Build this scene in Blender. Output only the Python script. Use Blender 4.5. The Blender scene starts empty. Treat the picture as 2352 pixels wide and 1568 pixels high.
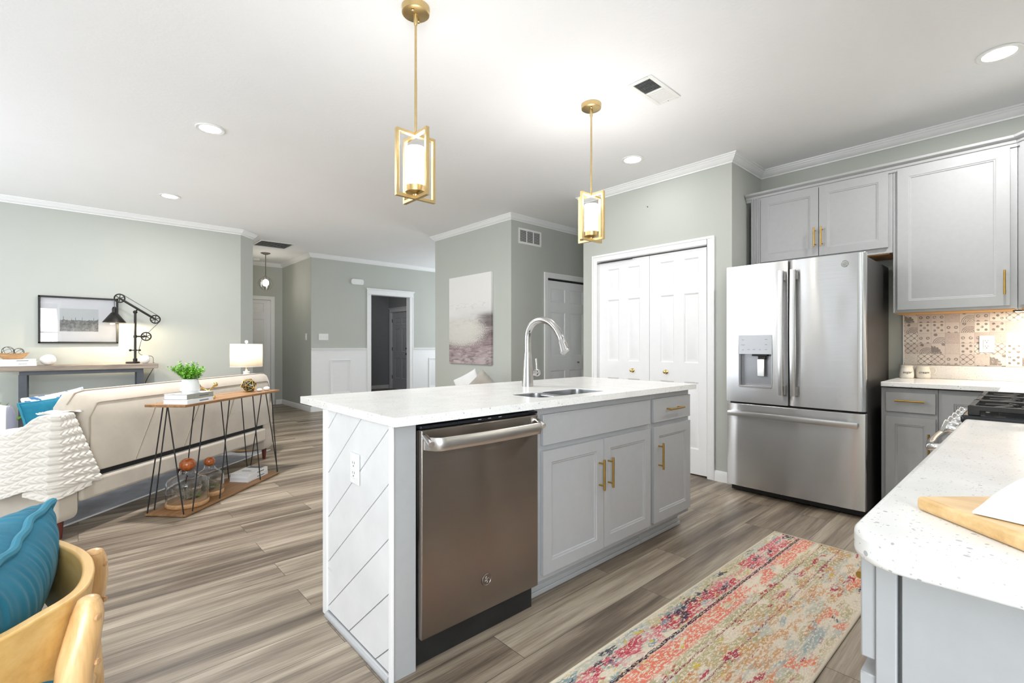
import bpy, bmesh, math, random
from mathutils import Vector as V, Matrix as Mx

S = bpy.context.scene
COL = S.collection
R = math.radians
sin, cos, pi = math.sin, math.cos, math.pi

# ---------------------------------------------------------------- camera, sky, daylight, exposure
cd = bpy.data.cameras.new('camera')
cam = bpy.data.objects.new('camera', cd)
COL.objects.link(cam)
cam.location = (0, 0, 1.1571)
cam.rotation_euler = (R(90), 0, R(47.6366 - 90))
cd.sensor_width = 36.0
cd.lens = 36.0 * 1092.48 / 2352
cd.shift_y = 8.54 / 2352
cd.clip_start = 0.05
S.camera = cam

S.view_settings.view_transform = 'Standard'
S.view_settings.look = 'None'
S.view_settings.gamma = 1.0
S.view_settings.use_curve_mapping = False
S.view_settings.exposure = 0.05

world = bpy.data.worlds.new('sky')
S.world = world
world.use_nodes = True
wn = world.node_tree.nodes
bg = wn['Background']
bg.inputs['Color'].default_value = (0.93, 0.96, 1.0, 1)
bg.inputs['Strength'].default_value = 0.5


def lamp(name, kind, loc, power, color=(1, 1, 1), size=0.1, size_y=None, aim=None, spread=None, parent=None, shape=None):
    l = bpy.data.lights.new(name, kind)
    l.energy = power
    l.color = color
    if kind == 'AREA':
        l.shape = shape or ('RECTANGLE' if size_y else 'DISK')
        l.size = size
        if size_y:
            l.size_y = size_y
        if spread:
            l.spread = spread
    elif kind in ('POINT', 'SPOT'):
        l.shadow_soft_size = size
        if kind == 'SPOT' and spread:
            l.spot_size = spread
            l.spot_blend = 0.8
    o = bpy.data.objects.new(name, l)
    COL.objects.link(o)
    o.location = loc
    if aim is not None:
        d = V(aim)
        o.rotation_euler = d.to_track_quat('-Z', 'Y').to_euler()
    return o


DAY = (0.90, 0.965, 1.03)
# daylight by unseen openings behind and left of the camera, plus hall fill
lamp('patio_daylight', 'AREA', (-2.72, 2.3, 1.08), 10, (0.9, 0.96, 1.0), 1.0, 2.0, aim=(1, 0, 0.1))
lamp('front_window_daylight', 'AREA', (-2.72, 5.2, 1.45), 84, DAY, 3.0, 1.5, aim=(1, -0.1, 0.15))
lamp('dining_window_daylight', 'AREA', (-1.3, -1.72, 1.45), 195, DAY, 1.9, 1.5, aim=(0.15, 1, 0.6))
lamp('far_hall_fill', 'AREA', (6.72, 7.2, 1.5), 38, DAY, 1.6, 1.5, aim=(-1, 0.1, 0.2))  # unseen fill added to brighten the far wall and hall ceiling

# ---------------------------------------------------------------- mesh helpers
W = {}


class MB:
    """collects verts and faces of one mesh; coordinates are mapped by M (default: world)"""

    def __init__(s, M=None):
        s.v, s.f, s.M = [], [], M

    def add(s, vs, fs, M=None):
        b = len(s.v)
        M = M or s.M
        s.v += [(M @ V(p)) if M else V(p) for p in vs]
        s.f += [tuple(b + i for i in f) for f in fs]
        return s

    def box(s, x0, x1, y0, y1, z0, z1, M=None):
        vs = [(x0, y0, z0), (x1, y0, z0), (x1, y1, z0), (x0, y1, z0), (x0, y0, z1), (x1, y0, z1), (x1, y1, z1), (x0, y1, z1)]
        return s.add(vs, [(0, 3, 2, 1), (4, 5, 6, 7), (0, 1, 5, 4), (1, 2, 6, 5), (2, 3, 7, 6), (3, 0, 4, 7)], M)

    def rings(s, rings, closed=True, cap0=True, cap1=True, loop=False):
        n = len(rings[0])
        vs = [p for r in rings for p in r]
        fs = []
        m = len(rings)
        for i in range(m if loop else m - 1):
            a, b = i * n, ((i + 1) % m) * n
            for j in range(n if closed else n - 1):
                k = (j + 1) % n
                fs.append((a + j, a + k, b + k, b + j))
        if closed and not loop:
            if cap0:
                fs.append(tuple(range(n - 1, -1, -1)))
            if cap1:
                fs.append(tuple((m - 1) * n + j for j in range(n)))
        return s.add(vs, fs)

    def tube(s, pts, r, n=10, loop=False, flat=1.0, up=None):
        pts = [V(p) for p in pts]
        m = len(pts)
        rad = r if isinstance(r, (list, tuple)) else [r] * m
        t0 = (pts[1] - pts[0]).normalized()
        ref = V(up) if up else (V((0, 0, 1)) if abs(t0.z) < 0.9 else V((1, 0, 0)))
        nrm = (ref - t0 * ref.dot(t0)).normalized()
        rings = []
        for i in range(m):
            if loop:
                t = (pts[(i + 1) % m] - pts[i - 1]).normalized()
            else:
                t = (pts[min(i + 1, m - 1)] - pts[max(i - 1, 0)]).normalized()
            nrm = (nrm - t * nrm.dot(t)).normalized()
            bi = t.cross(nrm)
            rings.append([pts[i] + (nrm * cos(2 * pi * j / n) * flat + bi * sin(2 * pi * j / n)) * rad[i] for j in range(n)])
        return s.rings(rings, loop=loop)

    def cyl(s, p0, p1, r0, r1=None, n=24):
        return s.tube([p0, p1], [r0, r0 if r1 is None else r1], n)

    def lathe(s, prof, c=(0, 0, 0), n=32, M=None, ripple=None):
        rings = []
        for (r, z) in prof:
            rings.append([(c[0] + max(r, 1e-5) * (ripple(j / n, z) if ripple else 1) * cos(2 * pi * j / n), c[1] + max(r, 1e-5) * (ripple(j / n, z) if ripple else 1) * sin(2 * pi * j / n), c[2] + z) for j in range(n)])
        if M:
            rings = [[M @ V(p) for p in q] for q in rings]
        return s.rings(rings, cap0=prof[0][0] > 1e-4, cap1=prof[-1][0] > 1e-4)

    def ell(s, c, r, n=24, m=14, M=None, egg=0.0):
        rings = []
        for i in range(m + 1):
            a = -pi / 2 + pi * i / m
            rr = max(cos(a), 1e-4)
            rings.append([V((r[0] * rr * cos(2 * pi * j / n), r[1] * rr * sin(2 * pi * j / n), r[2] * sin(a))) for j in range(n)])
        if egg:
            rings = [[V((p.x, p.y * (1 + egg * p.x / r[0]), p.z * (1 + egg * p.x / r[0]))) for p in q] for q in rings]
        if M:
            rings = [[M @ p for p in q] for q in rings]
        return s.rings([[p + V(c) for p in q] for q in rings])

    def prism(s, poly, z0, z1, M=None):
        n = len(poly)
        vs = [(p[0], p[1], z0) for p in poly] + [(p[0], p[1], z1) for p in poly]
        fs = [tuple(range(n - 1, -1, -1)), tuple(range(n, 2 * n))] + [(i, (i + 1) % n, n + (i + 1) % n, n + i) for i in range(n)]
        return s.add(vs, fs, M)

    def surf(s, fn, nu, nv, M=None, wrapu=False):
        vs = [fn(i / nu, j / nv) for j in range(nv + 1) for i in range(nu + (0 if wrapu else 1))]
        w = nu if wrapu else nu + 1
        fs = []
        for j in range(nv):
            for i in range(nu):
                k = (i + 1) % w
                fs.append((j * w + i, j * w + k, (j + 1) * w + k, (j + 1) * w + i))
        return s.add(vs, fs, M)

    def facade(s, w, h, t, panels, prof, M, bow=None):
        """slab w x h x t in local (x right, y out, z up); panels = rects pressed in along prof [(inset, depth)]"""
        xs = sorted({0.0, w, *[p[0] for p in panels], *[p[1] for p in panels]})
        zs = sorted({0.0, h, *[p[2] for p in panels], *[p[3] for p in panels]})
        for i in range(len(xs) - 1):
            for j in range(len(zs) - 1):
                x0, x1, z0, z1 = xs[i], xs[i + 1], zs[j], zs[j + 1]
                cx, cz = (x0 + x1) / 2, (z0 + z1) / 2
                if any(p[0] < cx < p[1] and p[2] < cz < p[3] for p in panels):
                    continue
                s.add([(x0, 0, z0), (x1, 0, z0), (x1, 0, z1), (x0, 0, z1)], [(0, 1, 2, 3)], M)
        for (x0, x1, z0, z1) in panels:
            rects = [(0.0, 0.0)] + list(prof)
            for k in range(len(rects) - 1):
                (a, da), (b, db) = rects[k], rects[k + 1]
                o = [(x0 + a, -da, z0 + a), (x1 - a, -da, z0 + a), (x1 - a, -da, z1 - a), (x0 + a, -da, z1 - a)]
                q = [(x0 + b, -db, z0 + b), (x1 - b, -db, z0 + b), (x1 - b, -db, z1 - b), (x0 + b, -db, z1 - b)]
                s.add(o + q, [(i, (i + 1) % 4, 4 + (i + 1) % 4, 4 + i) for i in range(4)], M)
            b, db = rects[-1]
            s.add([(x0 + b, -db, z0 + b), (x1 - b, -db, z0 + b), (x1 - b, -db, z1 - b), (x0 + b, -db, z1 - b)], [(0, 1, 2, 3)], M)
        s.add([(0, 0, 0), (w, 0, 0), (w, 0, h), (0, 0, h), (0, -t, 0), (w, -t, 0), (w, -t, h), (0, -t, h)],
              [(0, 4, 5, 1), (1, 5, 6, 2), (2, 6, 7, 3), (3, 7, 4, 0), (4, 7, 6, 5)], M)
        return s

    def frame(s, x0, x1, z0, z1, prof, M=None):
        """mitred rectangular moulding, prof = [(inset, out)] closed loop, local x right, y out, z up"""
        n = len(prof)
        vs, fs = [], []
        for (a, o) in prof:
            vs += [(x0 + a, o, z0 + a), (x1 - a, o, z0 + a), (x1 - a, o, z1 - a), (x0 + a, o, z1 - a)]
        for k in range(n):
            q = (k + 1) % n
            fs += [(4 * k + i, 4 * k + (i + 1) % 4, 4 * q + (i + 1) % 4, 4 * q + i) for i in range(4)]
        return s.add(vs, fs, M)

    def build(s, name, mat, parent=None, bevel=0.0, seg=2, local=False, sub=0, sharp=35, kind=None, weld=True, solid=0.0):
        me = bpy.data.meshes.new(name)
        vs = s.v
        if parent is not None and not local:
            inv = W[parent].inverted()
            vs = [inv @ p for p in vs]
        me.from_pydata([tuple(p) for p in vs], [], s.f)
        bm = bmesh.new()
        bm.from_mesh(me)
        if weld:
            bmesh.ops.remove_doubles(bm, verts=bm.verts, dist=1e-5)
        bmesh.ops.recalc_face_normals(bm, faces=bm.faces)
        bm.to_mesh(me)
        bm.free()
        for p in me.polygons:
            p.use_smooth = True
        me.set_sharp_from_angle(angle=R(sharp))
        me.materials.append(mat)
        o = bpy.data.objects.new(name, me)
        COL.objects.link(o)
        if parent is not None:
            o.parent = parent
            W[o] = W[parent]
        else:
            W[o] = Mx.Identity(4)
        if solid:
            m = o.modifiers.new('thick', 'SOLIDIFY')
            m.thickness = solid
            m.offset = 0
        if bevel:
            m = o.modifiers.new('bevel', 'BEVEL')
            m.width = bevel
            m.segments = seg
            m.limit_method = 'ANGLE'
            m.angle_limit = R(40)
            m.use_clamp_overlap = True
        if sub:
            m = o.modifiers.new('sub', 'SUBSURF')
            m.levels = sub
            m.render_levels = sub
        if kind:
            o['kind'] = kind
        return o


def tag(o, label, cat, group=None, kind=None):
    o['label'] = label
    o['category'] = cat
    if group:
        o['group'] = group
    if kind:
        o['kind'] = kind
    return o


def thing(name, label, cat, loc=(0, 0, 0), rz=0.0, group=None):
    o = bpy.data.objects.new(name, None)
    COL.objects.link(o)
    o.empty_display_size = 0.05
    o.location = loc
    o.rotation_euler = (0, 0, rz)
    W[o] = Mx.Translation(V(loc)) @ Mx.Rotation(rz, 4, 'Z')
    return tag(o, label, cat, group)


def dup(root, loc, rz=0.0, label=None):
    r = root.copy()
    COL.objects.link(r)
    r.location = loc
    r.rotation_euler = (0, 0, rz)
    W[r] = Mx.Translation(V(loc)) @ Mx.Rotation(rz, 4, 'Z')
    if label:
        r['label'] = label

    def kids(src, dst):
        for ch in list(src.children):
            c = ch.copy()
            COL.objects.link(c)
            c.parent = dst
            kids(ch, c)
    kids(root, r)
    return r


def face_mx(origin, ux, ny):
    """matrix: local x along ux, local y along outward normal ny, local z up"""
    ux, ny = V(ux).normalized(), V(ny).normalized()
    m = Mx.Identity(4)
    m.col[0][:3], m.col[1][:3], m.col[2][:3] = ux, ny, V((0, 0, 1))
    m.col[3][:3] = V(origin)
    return m


def arc(c, r, a0, a1, n, plane='xz'):
    out = []
    for i in range(n + 1):
        a = R(a0 + (a1 - a0) * i / n)
        p = (r * cos(a), r * sin(a))
        if plane == 'xz':
            out.append((c[0] + p[0], c[1], c[2] + p[1]))
        elif plane == 'xy':
            out.append((c[0] + p[0], c[1] + p[1], c[2]))
        else:
            out.append((c[0], c[1] + p[0], c[2] + p[1]))
    return out


def rrect(x0, x1, y0, y1, r, n=6):
    out = []
    for (cx, cy, a) in ((x1 - r, y0 + r, -90), (x1 - r, y1 - r, 0), (x0 + r, y1 - r, 90), (x0 + r, y0 + r, 180)):
        for i in range(n + 1):
            t = R(a + 90 * i / n)
            out.append((cx + r * cos(t), cy + r * sin(t)))
    return out


def spline(pts, k=8):
    pts = [V(p) for p in pts]
    out = []
    for i in range(len(pts) - 1):
        p0, p1, p2, p3 = pts[max(i - 1, 0)], pts[i], pts[i + 1], pts[min(i + 2, len(pts) - 1)]
        for j in range(k):
            t = j / k
            out.append(0.5 * ((2 * p1) + (p2 - p0) * t + (2 * p0 - 5 * p1 + 4 * p2 - p3) * t * t + (3 * p1 - p0 - 3 * p2 + p3) * t ** 3))
    out.append(pts[-1])
    return out


def writing(body, size, M, mat, parent, extrude=0.0004, shear=0.0, align='CENTER', wrap=None, name='lettering'):
    """flat lettering: local x right, y up, z towards the reader, mapped by M"""
    cu = bpy.data.curves.new('tmp', 'FONT')
    cu.body = body
    cu.size = size
    cu.extrude = extrude
    cu.shear = shear
    cu.align_x = align
    cu.align_y = 'CENTER'
    cu.resolution_u = 3
    t = bpy.data.objects.new('tmp', cu)
    COL.objects.link(t)
    dg = bpy.context.evaluated_depsgraph_get()
    me = bpy.data.meshes.new_from_object(t.evaluated_get(dg))
    bpy.data.objects.remove(t)
    mb = MB()
    vs = [v.co.copy() for v in me.vertices]
    if wrap:
        vs = [V((wrap * sin(p.x / wrap), p.y, p.z - wrap * (1 - cos(p.x / wrap)))) for p in vs]
    mb.v = [M @ p for p in vs]
    mb.f = [tuple(p.vertices) for p in me.polygons]
    bpy.data.meshes.remove(me)
    return mb.build(name, mat, parent, weld=False)

# ---------------------------------------------------------------- materials
def nt(name):
    m = bpy.data.materials.new(name)
    m.use_nodes = True
    t = m.node_tree
    return m, t, t.nodes['Principled BSDF']


class NB:
    """small node-building helper"""

    def __init__(s, t):
        s.t = t

    def n(s, kind, **kw):
        nd = s.t.nodes.new(kind)
        for k, v in kw.items():
            if k.startswith('i_'):
                nd.inputs[k[2:]].default_value = v
            elif k.startswith('n_'):
                nd.inputs[int(k[2:])].default_value = v
            else:
                setattr(nd, k, v)
        return nd

    def l(s, a, b):
        s.t.links.new(a, b)

    def coord(s, scale=(1, 1, 1), rot=(0, 0, 0), loc=(0, 0, 0)):
        tc = s.n('ShaderNodeTexCoord')
        mp = s.n('ShaderNodeMapping')
        mp.inputs['Scale'].default_value = scale
        mp.inputs['Rotation'].default_value = rot
        mp.inputs['Location'].default_value = loc
        s.l(tc.outputs['Object'], mp.inputs['Vector'])
        return mp.outputs['Vector']

    def noise(s, vec, scale, detail=4, rough=0.55, dist=0.0, w=None):
        nd = s.n('ShaderNodeTexNoise')
        if w is not None:
            nd.noise_dimensions = '4D'
            if isinstance(w, (int, float)):
                nd.inputs['W'].default_value = w
            else:
                s.l(w, nd.inputs['W'])
        nd.inputs['Scale'].default_value = scale
        nd.inputs['Detail'].default_value = detail
        nd.inputs['Roughness'].default_value = rough
        nd.inputs['Distortion'].default_value = dist
        s.l(vec, nd.inputs['Vector'])
        return nd.outputs['Fac']

    def ramp(s, fac, stops, interp='LINEAR'):
        nd = s.n('ShaderNodeValToRGB')
        cr = nd.color_ramp
        cr.interpolation = interp
        while len(cr.elements) < len(stops):
            cr.elements.new(0.5)
        for e, (p, c) in zip(cr.elements, stops):
            e.position = p
            e.color = (*c, 1) if len(c) == 3 else c
        s.l(fac, nd.inputs['Fac'])
        return nd.outputs['Color']

    def math(s, op, a, b=None, c=None, clamp=False):
        nd = s.n('ShaderNodeMath', operation=op, use_clamp=clamp)
        for i, x in enumerate((a, b, c)):
            if x is None:
                continue
            if isinstance(x, (int, float)):
                nd.inputs[i].default_value = x
            else:
                s.l(x, nd.inputs[i])
        return nd.outputs[0]

    def mix(s, fac, a, b, blend='MIX'):
        nd = s.n('ShaderNodeMix', data_type='RGBA', blend_type=blend)
        for x, i in ((fac, 0), (a, 6), (b, 7)):
            if isinstance(x, (int, float)):
                nd.inputs[i].default_value = x
            elif isinstance(x, tuple):
                nd.inputs[i].default_value = (*x, 1)
            else:
                s.l(x, nd.inputs[i])
        return nd.outputs[2]

    def smooth(s, x, a, b):
        nd = s.n('ShaderNodeMapRange', interpolation_type='SMOOTHSTEP')
        nd.inputs['From Min'].default_value = a
        nd.inputs['From Max'].default_value = b
        s.l(x, nd.inputs['Value'])
        return nd.outputs[0]

    def sep(s, vec):
        nd = s.n('ShaderNodeSeparateXYZ')
        s.l(vec, nd.inputs[0])
        return nd.outputs

    def bump(s, h, bsdf, strength=0.2, dist=0.01):
        nd = s.n('ShaderNodeBump')
        nd.inputs['Strength'].default_value = strength
        nd.inputs['Distance'].default_value = dist
        s.l(h, nd.inputs['Height'])
        s.l(nd.outputs[0], bsdf.inputs['Normal'])


def srgb(r, g, b):
    f = lambda c: (c / 255 / 12.92) if c <= 10 else ((c / 255 + 0.055) / 1.055) ** 2.4
    return (f(r), f(g), f(b))


def M(name, c, rough=0.5, metal=0.0, var=0.04, nscale=14.0, bump=0.0, bscale=60.0, stretch=(1, 1, 1), emit=None, es=0.0, coat=0.0, sheen=0.0, spec=None, trans=0.0):
    m, t, b = nt(name)
    k = NB(t)
    vec = k.coord(stretch)
    f = k.noise(vec, nscale, 3)
    lo = tuple(max(x * (1 - var), 0) for x in c)
    hi = tuple(min(x * (1 + var), 1) for x in c)
    k.l(k.ramp(f, [(0.3, lo), (0.7, hi)]), b.inputs['Base Color'])
    b.inputs['Roughness'].default_value = rough
    b.inputs['Metallic'].default_value = metal
    if spec is not None:
        b.inputs['Specular IOR Level'].default_value = spec
    if coat:
        b.inputs['Coat Weight'].default_value = coat
        b.inputs['Coat Roughness'].default_value = 0.1
    if sheen:
        b.inputs['Sheen Weight'].default_value = sheen
    if trans:
        b.inputs['Transmission Weight'].default_value = trans
    if bump:
        k.bump(k.noise(k.coord(stretch), bscale, 4), b, bump, 0.004)
    if emit:
        b.inputs['Emission Color'].default_value = (*emit, 1)
        b.inputs['Emission Strength'].default_value = es
    return m


def wood(name, dark, mid, light, axis=0, scale=1.0, rough=0.45, knots=False, coat=0.0):
    m, t, b = nt(name)
    k = NB(t)
    st = [14 * scale] * 3
    st[axis] = 1.3 * scale
    v = k.coord(tuple(st))
    f1 = k.noise(v, 1.6, 6, 0.6, 0.6)
    st2 = [90 * scale] * 3
    st2[axis] = 4 * scale
    f2 = k.noise(k.coord(tuple(st2)), 1.5, 3, 0.6)
    f = k.math('ADD', k.math('MULTIPLY', f1, 0.75), k.math('MULTIPLY', f2, 0.25))
    colr = k.ramp(f, [(0.3, dark), (0.5, mid), (0.68, light)])
    if knots:
        vo = k.n('ShaderNodeTexVoronoi')
        st3 = [9] * 3
        st3[axis] = 4
        k.l(k.coord(tuple(st3)), vo.inputs['Vector'])
        vo.inputs['Scale'].default_value = 0.9
        colr = k.mix(k.smooth(vo.outputs['Distance'], 0.16, 0.03), colr, (0.03, 0.025, 0.02))
    k.l(colr, b.inputs['Base Color'])
    b.inputs['Roughness'].default_value = rough
    if coat:
        b.inputs['Coat Weight'].default_value = coat
    k.bump(f, b, 0.15, 0.003)
    return m


def floor_mat():
    m, t, b = nt('vinyl_plank_floor')
    k = NB(t)
    v = k.coord()
    br = k.n('ShaderNodeTexBrick', offset=0.37, offset_frequency=2)
    br.inputs['Color1'].default_value = (0, 0, 0, 1)
    br.inputs['Color2'].default_value = (1, 1, 1, 1)
    br.inputs['Mortar'].default_value = (0.5, 0.5, 0.5, 1)
    br.inputs['Scale'].default_value = 1
    br.inputs['Mortar Size'].default_value = 0.0012
    br.inputs['Bias'].default_value = 0
    br.inputs['Brick Width'].default_value = 1.22
    br.inputs['Row Height'].default_value = 0.181
    k.l(v, br.inputs['Vector'])
    rnd = k.sep(br.outputs['Color'])[0]
    w = k.math('MULTIPLY', rnd, 37.0)
    broad = k.noise(k.coord((0.9, 13, 1)), 1.0, 4, 0.55, 0.5, w)
    fine = k.noise(k.coord((3.0, 95, 1)), 1.0, 4, 0.7, 0.3, w)
    pores = k.noise(k.coord((9.0, 210, 1)), 1.0, 2, 0.7, 0.0, w)
    g = k.math('ADD', k.math('MULTIPLY', broad, 0.66), k.math('MULTIPLY', fine, 0.34))
    g = k.math('ADD', g, k.math('MULTIPLY', k.math('SUBTRACT', rnd, 0.5), 0.13))
    c = k.ramp(g, [(0.33, srgb(82, 71, 60)), (0.44, srgb(118, 105, 91)), (0.53, srgb(148, 135, 118)), (0.65, srgb(180, 168, 150))])
    c = k.mix(k.math('MULTIPLY', k.smooth(pores, 0.6, 0.75), 0.35), c, srgb(74, 64, 55))
    c = k.mix(br.outputs['Fac'], c, srgb(76, 67, 58))
    k.l(c, b.inputs['Base Color'])
    k.l(k.ramp(fine, [(0.3, (0.34,) * 3), (0.7, (0.46,) * 3)]), b.inputs['Roughness'])
    b.inputs['Specular IOR Level'].default_value = 0.4
    k.bump(k.math('SUBTRACT', fine, br.outputs['Fac']), b, 0.12, 0.003)
    return m


def rug_mat():
    m, t, b = nt('distressed_runner_weave')
    k = NB(t)
    v = k.coord()
    x, y, z = k.sep(v)
    thread = k.noise(k.coord((70, 260, 1)), 1.0, 2, 0.7)
    thread2 = k.noise(k.coord((45, 120, 1), loc=(3, 1, 0)), 1.0, 3, 0.75)
    c = k.ramp(thread, [(0.3, srgb(205, 190, 168)), (0.7, srgb(232, 222, 204))])

    def layer(c, colr, y0, y1, soft, sx, sy, thr, w, amount=0.95, brk=thread2, bth=0.52):
        band = k.math('MULTIPLY', k.smooth(y, y0 - soft, y0 + soft), k.smooth(y, y1 + soft, y1 - soft))
        patch = k.smooth(k.noise(k.coord((sx, sy, 1)), 1.0, 3, 0.6, 0.3, w), thr, thr + 0.05)
        brkm = k.smooth(brk, bth - 0.06, bth + 0.02)
        f = k.math('MULTIPLY', k.math('MULTIPLY', band, patch), k.math('MULTIPLY', brkm, amount))
        return k.mix(f, c, colr)
    # (y runs across the runner, 0.51 near the range to 1.09 by the island)
    c = layer(c, srgb(172, 178, 168), 0.40, 1.12, 0.02, 3.0, 9, 0.50, 1.0, 0.75, bth=0.48)
    c = layer(c, srgb(182, 168, 118), 0.90, 1.08, 0.02, 4.0, 8, 0.50, 3.0, 0.7, bth=0.48)
    c = layer(c, srgb(168, 156, 108), 0.70, 0.87, 0.015, 7.0, 16, 0.45, 4.4, 0.8, bth=0.49)
    c = layer(c, srgb(168, 152, 100), 0.52, 0.64, 0.02, 6.0, 16, 0.52, 5.4, 0.7, bth=0.50)
    c = layer(c, srgb(222, 112, 92), 0.872, 0.945, 0.010, 6.0, 14, 0.42, 7.7, 0.9, bth=0.495)
    c = layer(c, srgb(226, 122, 90), 0.515, 0.61, 0.012, 4.5, 12, 0.50, 9.1, 0.9, bth=0.49)
    c = layer(c, srgb(186, 44, 74), 0.965, 1.05, 0.008, 6.0, 15, 0.46, 11.3, 0.92, bth=0.475)
    c = layer(c, srgb(172, 40, 68), 0.55, 0.86, 0.01, 7.0, 26, 0.57, 12.7, 0.9, bth=0.47)
    c = layer(c, srgb(216, 128, 140), 0.93, 1.04, 0.01, 5.0, 20, 0.49, 15.2, 0.75, bth=0.51)
    c = layer(c, srgb(112, 146, 158), 0.94, 1.08, 0.01, 6.0, 18, 0.57, 18.1, 0.85, bth=0.48)
    c = layer(c, srgb(140, 160, 164), 0.54, 0.72, 0.01, 3.0, 14, 0.57, 19.0, 0.75, bth=0.47)
    c = layer(c, srgb(204, 144, 88), 0.60, 0.80, 0.015, 8.0, 20, 0.49, 20.6, 0.8, bth=0.51)
    c = layer(c, srgb(204, 178, 66), 0.62, 1.07, 0.01, 12.0, 24, 0.62, 22.9, 0.9, bth=0.44)
    c = layer(c, srgb(58, 62, 78), 0.97, 1.085, 0.01, 8.0, 20, 0.57, 25.4, 0.9, bth=0.46)
    c = layer(c, srgb(62, 64, 76), 0.52, 0.64, 0.01, 5.0, 20, 0.64, 28.8, 0.9, bth=0.46)
    # continuous dark dashed lines along the length
    for (yc, wd, colr, th) in ((0.953, 0.006, srgb(56, 34, 52), 0.47), (0.835, 0.003, srgb(140, 60, 80), 0.50), (0.745, 0.003, srgb(140, 70, 96), 0.52)):
        d = k.math('ABSOLUTE', k.math('SUBTRACT', k.math('ADD', y, k.math('MULTIPLY', k.math('SUBTRACT', k.noise(k.coord((20, 2, 1)), 1.0, 2), 0.5), 0.012)), yc))
        f = k.math('MULTIPLY', k.smooth(d, wd + 0.002, wd), k.smooth(thread, th - 0.03, th + 0.03))
        c = k.mix(f, c, colr)
    # bare worn streaks
    worn = k.smooth(k.noise(k.coord((2.2, 30, 1)), 1.0, 3, 0.7, 0.4, 41.0), 0.56, 0.66)
    c = k.mix(k.math('MULTIPLY', worn, 0.65), c, srgb(222, 211, 192))
    k.l(c, b.inputs['Base Color'])
    b.inputs['Roughness'].default_value = 0.95
    b.inputs['Specular IOR Level'].default_value = 0.1
    k.bump(thread, b, 0.5, 0.003)
    return m


def quartz_mat():
    m, t, b = nt('speckled_quartz')
    k = NB(t)
    v = k.coord()
    c = k.ramp(k.noise(v, 9, 4), [(0.3, srgb(232, 231, 228)), (0.7, srgb(243, 242, 240))])
    for (sc, th, r0, colr) in ((95, 0.86, 0.34, srgb(176, 176, 178)), (150, 0.72, 0.30, srgb(190, 186, 182)), (75, 0.90, 0.17, srgb(132, 136, 138)), (120, 0.80, 0.26, srgb(168, 170, 170)), (230, 0.76, 0.32, srgb(176, 174, 172))):
        vo = k.n('ShaderNodeTexVoronoi')
        vo.inputs['Scale'].default_value = sc
        k.l(v, vo.inputs['Vector'])
        rr = k.sep(vo.outputs['Color'])
        sel = k.math('GREATER_THAN', rr[0], th)
        size = k.math('MULTIPLY', rr[1], r0)
        f = k.math('MULTIPLY', sel, k.math('LESS_THAN', vo.outputs['Distance'], size))
        c = k.mix(k.math('MULTIPLY', f, 0.85), c, colr)
    k.l(c, b.inputs['Base Color'])
    b.inputs['Roughness'].default_value = 0.22
    b.inputs['Specular IOR Level'].default_value = 0.4
    return m


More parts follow.
